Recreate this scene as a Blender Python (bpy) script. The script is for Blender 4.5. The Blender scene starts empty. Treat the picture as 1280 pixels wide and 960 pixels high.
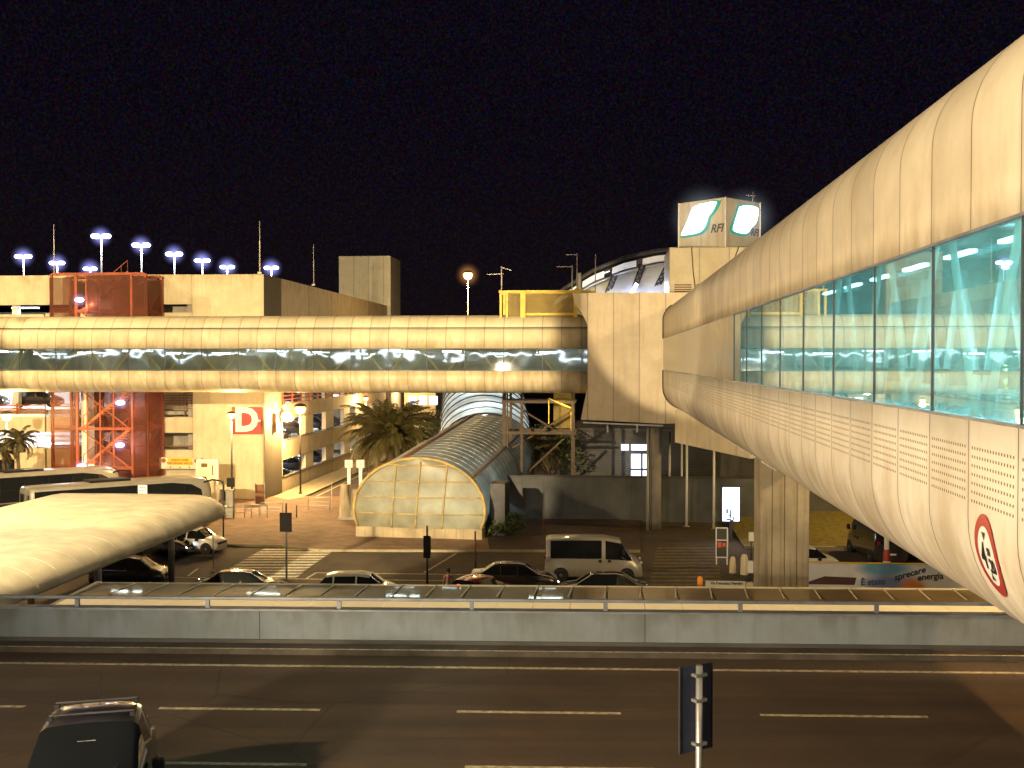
import bpy, bmesh, math, random
from mathutils import Vector, Matrix
random.seed(7)
R = math.radians
PI = math.pi
scene = bpy.context.scene
COL = scene.collection
LOWZ = -4.6            # street level below the elevated road (whose surface is z = 0)

# ------------------------------------------------------------------ camera
YAW, PITCH, FPX, CAMZ = R(4.7), math.atan(30/1350), 1350.0, 7.2
FW = Vector((-math.sin(YAW)*math.cos(PITCH), math.cos(YAW)*math.cos(PITCH), -math.sin(PITCH)))
RT = Vector((math.cos(YAW), math.sin(YAW), 0))
UP = RT.cross(FW)
cam_d = bpy.data.cameras.new('camera'); cam = bpy.data.objects.new('camera', cam_d); COL.objects.link(cam)
cam.location = (0, 0, CAMZ)
cam.rotation_euler = (PI/2-PITCH, 0, YAW)
cam_d.sensor_width = 36; cam_d.lens = 36*FPX/1280; cam_d.clip_end = 3000; cam_d.clip_start = .05
scene.camera = cam

def at(px, py=None, d=None, z=None):
    """survey helper: a bearing in the photo and a distance (or a height) give a place in the world"""
    if d is None:
        r = FW*FPX + RT*(px-640) + UP*(480-py)
        t = (z-CAMZ)/r.z
        return Vector((0, 0, CAMZ)) + r*t
    lat = (px-640)*d/FPX
    p = Vector((-math.sin(YAW)*d + math.cos(YAW)*lat, math.cos(YAW)*d + math.sin(YAW)*lat, 0))
    if z is not None: p.z = z
    elif py is not None: p.z = CAMZ - (py-450)*d/FPX
    return p
def zat(py, d): return CAMZ - (py-450)*d/FPX

# ------------------------------------------------------------------ materials
MATS = {}
def nodes_of(m):
    m.use_nodes = True
    nt = m.node_tree; nt.nodes.clear()
    return nt
def N(nt, t, **k):
    n = nt.nodes.new(t)
    for a, b in k.items(): setattr(n, a, b)
    return n
def L(nt, a, b): nt.links.new(a, b)
def mth(nt, op, a, b=None, c=None):
    n = N(nt, 'ShaderNodeMath', operation=op)
    for i, v in enumerate((a, b, c)):
        if v is None: continue
        if isinstance(v, (int, float)): n.inputs[i].default_value = v
        else: L(nt, v, n.inputs[i])
    return n.outputs[0]
def mixc(nt, f, a, b, mode='MIX'):
    n = N(nt, 'ShaderNodeMix', data_type='RGBA', blend_type=mode)
    for s, v in ((0, f), (6, a), (7, b)):
        if isinstance(v, (int, float)): n.inputs[s].default_value = v
        elif isinstance(v, (tuple, list)): n.inputs[s].default_value = (*v[:3], 1)
        else: L(nt, v, n.inputs[s])
    return n.outputs[2]
def noise(nt, vec, scale, detail=4, rough=.55):
    n = N(nt, 'ShaderNodeTexNoise'); n.inputs['Scale'].default_value = scale
    n.inputs['Detail'].default_value = detail; n.inputs['Roughness'].default_value = rough
    if vec is not None: L(nt, vec, n.inputs['Vector'])
    return n.outputs['Fac']
def ramp(nt, f, a, b):
    n = N(nt, 'ShaderNodeMapRange'); n.inputs[1].default_value = a; n.inputs[2].default_value = b
    L(nt, f, n.inputs[0]); return n.outputs[0]
def scaled(nt, vec, s):
    n = N(nt, 'ShaderNodeMapping'); n.inputs['Scale'].default_value = s; L(nt, vec, n.inputs['Vector']); return n.outputs[0]

def mat(name, col, rough=.6, metal=0.0, var=.18, scale=1.5, bump=0.0, bscale=20, emit=None, es=0.0, streak=0.0, coat=0.0, spec=.5):
    if name in MATS: return MATS[name]
    m = bpy.data.materials.new(name); nt = nodes_of(m); MATS[name] = m
    out = N(nt, 'ShaderNodeOutputMaterial'); p = N(nt, 'ShaderNodeBsdfPrincipled'); L(nt, p.outputs[0], out.inputs[0])
    geo = N(nt, 'ShaderNodeNewGeometry').outputs['Position']
    f = ramp(nt, noise(nt, geo, scale, 5), .3, .7)
    dark = tuple(c*(1-var) for c in col); lite = tuple(min(1, c*(1+var)) for c in col)
    c = mixc(nt, f, dark, lite)
    if streak:
        s = ramp(nt, noise(nt, scaled(nt, geo, (2.2, 2.2, .12)), 1.6, 4), .52, .78)
        c = mixc(nt, mth(nt, 'MULTIPLY', s, streak), c, tuple(x*.35 for x in col))
    L(nt, c, p.inputs['Base Color'])
    p.inputs['Roughness'].default_value = rough; p.inputs['Metallic'].default_value = metal
    p.inputs['Coat Weight'].default_value = coat; p.inputs['Specular IOR Level'].default_value = spec
    if bump:
        b = N(nt, 'ShaderNodeBump'); b.inputs['Strength'].default_value = bump; b.inputs['Distance'].default_value = .02
        L(nt, noise(nt, geo, bscale, 4), b.inputs['Height']); L(nt, b.outputs[0], p.inputs['Normal'])
    if emit:
        p.inputs['Emission Color'].default_value = (*emit, 1); p.inputs['Emission Strength'].default_value = es
    return m

def emis(name, col, s):
    if name in MATS: return MATS[name]
    m = bpy.data.materials.new(name); nt = nodes_of(m); MATS[name] = m
    out = N(nt, 'ShaderNodeOutputMaterial'); e = N(nt, 'ShaderNodeEmission'); L(nt, e.outputs[0], out.inputs[0])
    e.inputs[0].default_value = (*col, 1); e.inputs[1].default_value = s
    return m

def glass(name, tint, refl=.12, wav=0.0, rough=.02, milk=0.0, milkcol=(.5, .8, .8), wsc=.55):
    """thin architectural glass: tinted see-through + fresnel mirror (+ a little dirt / frost)"""
    if name in MATS: return MATS[name]
    m = bpy.data.materials.new(name); nt = nodes_of(m); MATS[name] = m
    out = N(nt, 'ShaderNodeOutputMaterial')
    tr = N(nt, 'ShaderNodeBsdfTransparent'); tr.inputs[0].default_value = (*tint, 1)
    gl = N(nt, 'ShaderNodeBsdfGlossy'); gl.inputs['Roughness'].default_value = rough; gl.inputs[0].default_value = (.95, 1, 1, 1)
    lw = N(nt, 'ShaderNodeLayerWeight'); lw.inputs[0].default_value = .5
    f = mth(nt, 'MINIMUM', mth(nt, 'ADD', mth(nt, 'MULTIPLY', mth(nt, 'POWER', lw.outputs[1], 4), 1.1), refl*.6), .85)
    a = tr.outputs[0]
    geo = N(nt, 'ShaderNodeNewGeometry').outputs['Position']
    if milk:
        df = N(nt, 'ShaderNodeBsdfDiffuse'); df.inputs[0].default_value = (*milkcol, 1)
        tl = N(nt, 'ShaderNodeBsdfTranslucent'); tl.inputs[0].default_value = (*milkcol, 1)
        ad = N(nt, 'ShaderNodeMixShader'); ad.inputs[0].default_value = .6; L(nt, df.outputs[0], ad.inputs[1]); L(nt, tl.outputs[0], ad.inputs[2])
        mm = N(nt, 'ShaderNodeMixShader')
        L(nt, mth(nt, 'MULTIPLY', ramp(nt, noise(nt, geo, .9, 4), .2, .8), milk*1.5), mm.inputs[0]); L(nt, a, mm.inputs[1]); L(nt, ad.outputs[0], mm.inputs[2]); a = mm.outputs[0]
    if wav:
        b = N(nt, 'ShaderNodeBump'); b.inputs['Strength'].default_value = 1; b.inputs['Distance'].default_value = wav
        L(nt, noise(nt, geo, wsc, 2), b.inputs['Height']); L(nt, b.outputs[0], gl.inputs['Normal'])
    mx = N(nt, 'ShaderNodeMixShader'); L(nt, f, mx.inputs[0]); L(nt, a, mx.inputs[1]); L(nt, gl.outputs[0], mx.inputs[2])
    L(nt, mx.outputs[0], out.inputs[0])
    return m

def clad(name, axis, pitch, col, off=0.0, perf=False, streak=.35, rough=.55, seamw=.012, stain=None):
    """panel cladding: seams every `pitch` metres along a world axis, each panel a shade of its own, rain streaks"""
    m = bpy.data.materials.new(name); nt = nodes_of(m); MATS[name] = m
    out = N(nt, 'ShaderNodeOutputMaterial'); p = N(nt, 'ShaderNodeBsdfPrincipled'); L(nt, p.outputs[0], out.inputs[0])
    g = N(nt, 'ShaderNodeNewGeometry'); geo = g.outputs['Position']
    sp = N(nt, 'ShaderNodeSeparateXYZ'); L(nt, geo, sp.inputs[0]); a = sp.outputs[axis]; z = sp.outputs[2]
    q = mth(nt, 'DIVIDE', mth(nt, 'SUBTRACT', a, off), pitch)
    fl = mth(nt, 'FLOOR', q); fr = mth(nt, 'SUBTRACT', q, fl)
    wn = N(nt, 'ShaderNodeTexWhiteNoise', noise_dimensions='1D'); L(nt, fl, wn.inputs['W'])
    tone = mth(nt, 'ADD', mth(nt, 'MULTIPLY', wn.outputs[0], .16), .86)
    w = seamw/pitch
    edge = mth(nt, 'MINIMUM', fr, mth(nt, 'SUBTRACT', 1, fr))
    seam = mth(nt, 'LESS_THAN', edge, w)
    soft = ramp(nt, edge, 0, .07)                       # grime along joints
    stv = N(nt, 'ShaderNodeCombineXYZ'); L(nt, mth(nt, 'MULTIPLY', a, 3.0), stv.inputs[0]); L(nt, mth(nt, 'MULTIPLY', z, .22), stv.inputs[2]); L(nt, fl, stv.inputs[1])
    st = ramp(nt, noise(nt, stv.outputs[0], 1.0, 4), .5, .8)
    bl = ramp(nt, noise(nt, geo, .8, 6, .65), .35, .75)
    if stain:
        sv = N(nt, 'ShaderNodeCombineXYZ'); L(nt, mth(nt, 'MULTIPLY', a, 1.5), sv.inputs[0]); L(nt, mth(nt, 'MULTIPLY', z, .55), sv.inputs[2])
        sb = ramp(nt, mth(nt, 'ADD', noise(nt, sv.outputs[0], 1.0, 5, .6), mth(nt, 'MULTIPLY', ramp(nt, z, stain[1], stain[0]), .22)), .62, .80)
        sb = mth(nt, 'MULTIPLY', sb, ramp(nt, z, stain[1], stain[0]))
    c = mixc(nt, bl, col, tuple(x*y for x, y in zip(col, (.80, .76, .68))))
    c = mixc(nt, mth(nt, 'MULTIPLY', st, streak), c, tuple(x*y for x, y in zip(col, (.5, .42, .3))))
    if stain: c = mixc(nt, mth(nt, 'MULTIPLY', sb, .45), c, tuple(x*y for x, y in zip(col, (.42, .3, .16))))
    rs = ramp(nt, noise(nt, scaled(nt, geo, (1, 1, 2.2)), 5.5, 6, .75), .66, .74)
    c = mixc(nt, mth(nt, 'MULTIPLY', rs, .22), c, tuple(x*.45 for x in col))        # scuffs
    c = mixc(nt, mth(nt, 'MULTIPLY', mth(nt, 'SUBTRACT', 1, soft), .22), c, tuple(x*.4 for x in col))
    tn = N(nt, 'ShaderNodeCombineColor')
    for i in range(3): L(nt, tone, tn.inputs[i])
    c = mixc(nt, 1.0, c, tn.outputs[0], 'MULTIPLY')
    dark = seam
    if perf:
        zz = mth(nt, 'DIVIDE', mth(nt, 'SUBTRACT', z, 5.555), .1)
        fz = mth(nt, 'SUBTRACT', zz, mth(nt, 'FLOOR', zz))
        qa = mth(nt, 'DIVIDE', mth(nt, 'SUBTRACT', a, off), .082)
        fa = mth(nt, 'SUBTRACT', qa, mth(nt, 'FLOOR', qa))
        d = mth(nt, 'MULTIPLY', mth(nt, 'LESS_THAN', mth(nt, 'ABSOLUTE', mth(nt, 'SUBTRACT', fz, .5)), .17),
                mth(nt, 'LESS_THAN', mth(nt, 'ABSOLUTE', mth(nt, 'SUBTRACT', fa, .5)), .22))
        band = mth(nt, 'MULTIPLY', mth(nt, 'GREATER_THAN', z, 5.555), mth(nt, 'LESS_THAN', z, 6.255))
        d = mth(nt, 'MULTIPLY', mth(nt, 'MULTIPLY', d, band), mth(nt, 'GREATER_THAN', edge, .07))
        dark = mth(nt, 'MAXIMUM', seam, d)
    c = mixc(nt, mth(nt, 'MULTIPLY', dark, .88), c, (.03, .024, .015))
    L(nt, c, p.inputs['Base Color']); p.inputs['Roughness'].default_value = rough
    # slight oil-canning of the panels
    b = N(nt, 'ShaderNodeBump'); b.inputs['Strength'].default_value = .5; b.inputs['Distance'].default_value = .025
    h = mth(nt, 'ADD', noise(nt, geo, .7, 3), mth(nt, 'MULTIPLY', ramp(nt, edge, 0, w*1.5), .06))
    L(nt, h, b.inputs['Height']); L(nt, b.outputs[0], p.inputs['Normal'])
    return m

def perforated(name, col, holes=.35, emit=0):
    """mesh screen: a painted metal weave one can partly see through"""
    if name in MATS: return MATS[name]
    m = bpy.data.materials.new(name); nt = nodes_of(m); MATS[name] = m
    out = N(nt, 'ShaderNodeOutputMaterial'); p = N(nt, 'ShaderNodeBsdfPrincipled')
    geo = N(nt, 'ShaderNodeNewGeometry').outputs['Position']
    c = mixc(nt, ramp(nt, noise(nt, geo, 1.1, 4), .3, .7), tuple(x*.7 for x in col), tuple(min(1, x*1.25) for x in col)); L(nt, c, p.inputs['Base Color'])
    p.inputs['Roughness'].default_value = .5
    t = N(nt, 'ShaderNodeBsdfTransparent'); mx = N(nt, 'ShaderNodeMixShader')
    tl = N(nt, 'ShaderNodeBsdfTranslucent'); L(nt, c, tl.inputs[0])
    m2 = N(nt, 'ShaderNodeMixShader'); m2.inputs[0].default_value = .3; L(nt, p.outputs[0], m2.inputs[1]); L(nt, tl.outputs[0], m2.inputs[2])
    mx.inputs[0].default_value = holes; L(nt, m2.outputs[0], mx.inputs[1]); L(nt, t.outputs[0], mx.inputs[2]); L(nt, mx.outputs[0], out.inputs[0])
    return m

def poly_sheet(name, col, ribs=True, axis=1, pitch=.32, trans=.45):
    """ribbed translucent sheeting"""
    m = bpy.data.materials.new(name); nt = nodes_of(m); MATS[name] = m
    out = N(nt, 'ShaderNodeOutputMaterial'); p = N(nt, 'ShaderNodeBsdfPrincipled')
    geo = N(nt, 'ShaderNodeNewGeometry').outputs['Position']
    c = mixc(nt, ramp(nt, noise(nt, geo, .6, 5), .3, .7), tuple(x*.6 for x in col), tuple(min(1, x*1.3) for x in col))
    if ribs:
        sp = N(nt, 'ShaderNodeSeparateXYZ'); L(nt, geo, sp.inputs[0])
        fr = mth(nt, 'FRACT', mth(nt, 'DIVIDE', sp.outputs[axis], pitch))
        c = mixc(nt, mth(nt, 'LESS_THAN', fr, .3), c, tuple(x*.7 for x in col))
        b = N(nt, 'ShaderNodeBump'); b.inputs['Distance'].default_value = .05
        L(nt, mth(nt, 'SINE', mth(nt, 'MULTIPLY', fr, 6.283)), b.inputs['Height']); L(nt, b.outputs[0], p.inputs['Normal'])
    L(nt, c, p.inputs['Base Color']); p.inputs['Roughness'].default_value = .35
    tl = N(nt, 'ShaderNodeBsdfTranslucent'); L(nt, c, tl.inputs[0])
    mx = N(nt, 'ShaderNodeMixShader'); mx.inputs[0].default_value = trans; L(nt, p.outputs[0], mx.inputs[1]); L(nt, tl.outputs[0], mx.inputs[2])
    L(nt, mx.outputs[0], out.inputs[0]); return m

CREAM = (.72, .64, .47)
M = dict(
    cream=mat('cream_paint', CREAM, .5, var=.1, scale=.7, streak=.45),
    cream_plain=mat('cream_wall', (.68, .6, .42), .75, var=.12, scale=.35, streak=.4, bump=.25, bscale=6),
    canopy=mat('canopy_cream', (.66, .60, .46), .6, var=.2, scale=.9, streak=.0, bump=.3, bscale=3),
    tube=clad('walkway_cladding', 1, 1.475, (.74, .66, .5), off=11.26, streak=.16, stain=(8.65, 10.0)),
    tubeperf=clad('walkway_cladding_perforated', 1, 1.475, (.76, .72, .63), off=11.26, perf=True, streak=.12, stain=(4.9, 6.6)),  # paler colour stands in for whiter light on the lower cladding
    tubegrey=clad('walkway_grey_panels', 1, 1.475, (.47, .47, .42), off=11.26, streak=.1, rough=.12),
    bridge=clad('bridge_cladding', 0, 1.37, (.74, .66, .48), streak=.2, stain=(8.0, 10.4)),
    node=clad('junction_cladding', 0, 1.75, (.74, .64, .47), off=-.9, streak=.35, rough=.55),
    tank=clad('tank_cladding', 0, 2.1, (.74, .66, .46), off=4.85, streak=.2, rough=.5),
    carwall=clad('car_park_wall', 0, 6.2, (.68, .6, .42), off=-34.3, streak=.35, rough=.75, seamw=.02, stain=(14.4, 12.2)),
    carside=clad('car_park_side_wall', 1, 9.0, (.62, .53, .36), off=93.4, streak=.3, rough=.75, seamw=.02, stain=(14.4, 12.2)),
    asphalt=mat('asphalt', (.065, .045, .028), .88, var=.3, scale=.8, bump=.5, bscale=60),
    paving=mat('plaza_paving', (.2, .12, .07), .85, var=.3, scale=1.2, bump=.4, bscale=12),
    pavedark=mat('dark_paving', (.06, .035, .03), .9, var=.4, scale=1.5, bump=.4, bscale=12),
    concrete=mat('concrete', (.34, .31, .26), .85, var=.22, scale=.9, bump=.4, bscale=10, streak=.5),
    pierc=mat('pier_concrete', (.36, .30, .2), .8, var=.3, scale=.7, bump=.4, bscale=8, streak=.85),
    concrete_dim=mat('dirty_kerb', (.07, .058, .045), .9, var=.4, scale=1.5),
    wallgrey=mat('dull_grey_wall', (.10, .105, .11), .9, var=.3, scale=.5, streak=.4),
    darkc=mat('dark_concrete', (.07, .065, .06), .9, var=.3, scale=.6),
    parapet=clad('parapet_paint', 0, 9.6, (.23, .275, .31), off=1.1, streak=.4, rough=.85, seamw=.01, stain=(.95, .1)),
    kerb=mat('kerb_stone', (.30, .26, .18), .85, var=.2, scale=2),
    white_line=mat('road_paint', (.5, .42, .27), .8, var=.55, scale=7),
    yellow_line=mat('worn_yellow_paint', (.14, .10, .045), .8, var=.4, scale=4),
    steel=mat('galvanised_steel', (.35, .35, .34), .45, .7, var=.2, scale=3),
    darksteel=mat('dark_steel', (.05, .05, .055), .5, .4, var=.3, scale=3),
    rail=mat('rail_steel', (.22, .24, .27), .5, .5, var=.25, scale=2),
    white=mat('white_paint', (.78, .78, .75), .45, var=.06, scale=2),
    pole=mat('pole_paint', (.5, .48, .42), .5, .2, var=.15, scale=2),
    redsteel=mat('red_steel', (.27, .055, .016), .5, .1, var=.3, scale=2),
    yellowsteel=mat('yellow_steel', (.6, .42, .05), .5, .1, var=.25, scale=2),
    ochre=mat('ochre_frame', (.42, .31, .12), .6, .1, var=.3, scale=2),
    orangesteel=mat('orange_steel', (.34, .10, .022), .5, .1, var=.3, scale=2),
    brown_yellow=mat('dark_ochre_steel', (.055, .032, .014), .6, .1, var=.35, scale=2),  # very dark, even ochre-brown base colour
    redmesh=perforated('red_mesh', (.15, .03, .006), .5),
    yellowmesh=perforated('yellow_mesh', (.45, .32, .06), .55),
    brown=mat('brown_steel', (.16, .08, .04), .6, .2, var=.3, scale=2),
    canopyglass=mat('canopy_roof_sheet', (.22, .15, .07), .5, var=.3, scale=.45, streak=0, coat=.4),
    tyre=mat('tyre_rubber', (.018, .018, .018), .85),
    alloy=mat('wheel_alloy', (.2, .2, .2), .4, .6),
    carglass=mat('vehicle_glass', (.012, .014, .016), .06, 0, var=.1, coat=1.0),
    plastic=mat('black_plastic', (.016, .015, .015), .65, spec=.25),
    p_white=mat('paint_white', (.72, .72, .7), .28, var=.03, coat=.8),
    p_silver=mat('paint_silver', (.5, .5, .49), .3, .35, var=.03, coat=.8),
    p_fore=mat('paint_dark_blue', (.035, .033, .042), .32, .25, var=.05, coat=.7),
    p_vansilver=mat('paint_grey_silver', (.42, .40, .37), .35, .3, var=.03, coat=.6),
    p_coach=mat('paint_coach', (.34, .31, .26), .35, .1, var=.1, coat=.6),
    signal=mat('signal_black', (.007, .006, .006), .8, spec=.15),
    p_black=mat('paint_black', (.014, .014, .017), .2, .1, var=.03, coat=1),
    p_dark=mat('paint_dark_grey', (.05, .045, .045), .25, .3, var=.03, coat=1),
    p_red=mat('paint_red', (.3, .03, .02), .25, .1, var=.03, coat=1),
    lampw=emis('lit_head_lamp', (.85, .9, 1), 40),
    lampoff=mat('lamp_lens', (.55, .55, .55), .15, .2, coat=1),
    tail=mat('tail_lamp_lens', (.35, .01, .01), .2, coat=1),
    tailon=emis('lit_tail_lamp', (1, .05, .02), 6),
    sodium=emis('sodium_glow', (1, .68, .3), 4.5),
    whiteglow=emis('white_glow', (.72, .74, 1), 12),
    fluo=emis('fluorescent_tube', (.85, .93, 1), 26),
    fluoteal=emis('ceiling_tube', (.8, .95, 1), 22),
    winlit=emis('lit_window', (.82, .86, 1), 2.6),
    skin=mat('skin', (.42, .26, .18), .6),
    hair=mat('hair', (.03, .02, .015), .7),
    pink=mat('pink_cloth', (.62, .36, .32), .8),
    trousers=mat('dark_cloth', (.04, .045, .07), .8),
    orange=mat('orange_plastic', (.7, .2, .02), .5),
    signred=mat('sign_red', (.36, .04, .035), .45, var=.12),
    signwhite=mat('sign_white', (.75, .74, .7), .5, var=.05),
    signyellow=mat('sign_yellow', (.75, .5, .04), .5, var=.05),
    signblue=mat('sign_back_blue', (.02, .028, .06), .55, var=.3, scale=6),
    ink=mat('dark_ink', (.03, .03, .03), .6),
    rust=mat('rusty_letters', (.3, .1, .02), .6),
    grass=mat('lawn_green', (.16, .12, .025), .95, var=.4, scale=3, bump=.8, bscale=40),
    palm=mat('palm_leaf', (.075, .062, .018), .5, var=.45, scale=1.5, spec=.4),
    palmdry=mat('palm_leaf_dry', (.16, .11, .045), .6, var=.4, scale=2),
    trunk=mat('palm_trunk', (.13, .085, .045), .9, var=.4, scale=6, bump=.8, bscale=12),
    leaf=mat('shrub_leaf', (.05, .065, .02), .6, var=.5, scale=3),
    inside=mat('walkway_interior_paint', (.5, .62, .62), .6, var=.08, scale=1),
    strut=mat('strut_white_glow', (.8, .85, .85), .35, var=.04, emit=(.6, 1, 1), es=.35),  # struts given a faint glow of their own, though no lamps
)
def roadmat():
    m = bpy.data.materials.new('upper_road_asphalt'); nt = nodes_of(m); MATS['up'] = m
    out = N(nt, 'ShaderNodeOutputMaterial'); p = N(nt, 'ShaderNodeBsdfPrincipled'); L(nt, p.outputs[0], out.inputs[0])
    geo = N(nt, 'ShaderNodeNewGeometry').outputs['Position']
    mp = N(nt, 'ShaderNodeMapping'); mp.inputs['Rotation'].default_value = (0, 0, -R(2.7)); L(nt, geo, mp.inputs['Vector'])
    sp = N(nt, 'ShaderNodeSeparateXYZ'); L(nt, mp.outputs[0], sp.inputs[0]); v = sp.outputs[1]
    c = mixc(nt, ramp(nt, noise(nt, geo, .35, 6, .7), .35, .68), (.062, .038, .021), (.094, .058, .033))
    trk = mth(nt, 'ABSOLUTE', mth(nt, 'SINE', mth(nt, 'MULTIPLY', mth(nt, 'SUBTRACT', v, 18.9), PI/1.52)))
    c = mixc(nt, mth(nt, 'MULTIPLY', ramp(nt, trk, .55, 1), .28), c, (.022, .016, .012))                 # tyre polish
    st = scaled(nt, mp.outputs[0], (.12, 1.6, 1))
    c = mixc(nt, mth(nt, 'MULTIPLY', ramp(nt, noise(nt, st, 1.3, 5, .6), .5, .75), .5), c, (.02, .014, .01))  # long oily smears
    pt = N(nt, 'ShaderNodeTexVoronoi'); pt.inputs['Scale'].default_value = .16; L(nt, mp.outputs[0], pt.inputs['Vector'])
    sc = N(nt, 'ShaderNodeSeparateColor'); L(nt, pt.outputs['Color'], sc.inputs[0])
    c = mixc(nt, mth(nt, 'MULTIPLY', ramp(nt, sc.outputs[0], .7, .72), .25), c, (.065, .046, .03))
    ck = N(nt, 'ShaderNodeTexVoronoi'); ck.feature = 'DISTANCE_TO_EDGE'; ck.inputs['Scale'].default_value = .07; L(nt, mixc(nt, .12, mp.outputs[0], N(nt, 'ShaderNodeTexNoise').outputs['Color'], 'ADD'), ck.inputs['Vector'])
    c = mixc(nt, mth(nt, 'MULTIPLY', mth(nt, 'LESS_THAN', ck.outputs['Distance'], .0016), .35), c, (.012, .008, .006))
    gr = N(nt, 'ShaderNodeTexNoise'); gr.inputs['Scale'].default_value = 26; gr.inputs['Detail'].default_value = 3; gr.inputs['Roughness'].default_value = .8; L(nt, geo, gr.inputs['Vector'])
    c = mixc(nt, .55, c, mixc(nt, 1.0, c, mixc(nt, 1.0, gr.outputs['Color'], (3.2, 3.2, 3.2), 'MULTIPLY'), 'MULTIPLY'))
    L(nt, c, p.inputs['Base Color']); p.inputs['Roughness'].default_value = .82
    b = N(nt, 'ShaderNodeBump'); b.inputs['Strength'].default_value = .5; b.inputs['Distance'].default_value = .02; L(nt, noise(nt, geo, 60, 3), b.inputs['Height']); L(nt, b.outputs[0], p.inputs['Normal'])
    return m
M['upasphalt'] = roadmat()
M['tubeglass'] = glass('teal_glass', (.68, .93, .93), .16, 0.0, .012, milk=.26, milkcol=(.5, .85, .83))
M['bridgeglass'] = glass('green_grey_glass', (.74, .78, .76), .42, .035, .03, milk=.12, milkcol=(.5, .55, .5), wsc=.28)
M['farglass'] = glass('far_side_glass', (.35, .6, .6), .22, 0.0, .02, milk=.5, milkcol=(.35, .78, .8))
M['greyglass'] = glass('grey_glass', (.6, .66, .62), .3, 0.0, .02, milk=.25, milkcol=(.5, .52, .45))
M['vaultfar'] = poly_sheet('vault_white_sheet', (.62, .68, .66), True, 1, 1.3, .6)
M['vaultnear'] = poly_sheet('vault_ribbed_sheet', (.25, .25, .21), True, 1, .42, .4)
M['vaultface'] = poly_sheet('vault_end_sheet', (.34, .29, .17), False, trans=.5)

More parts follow.
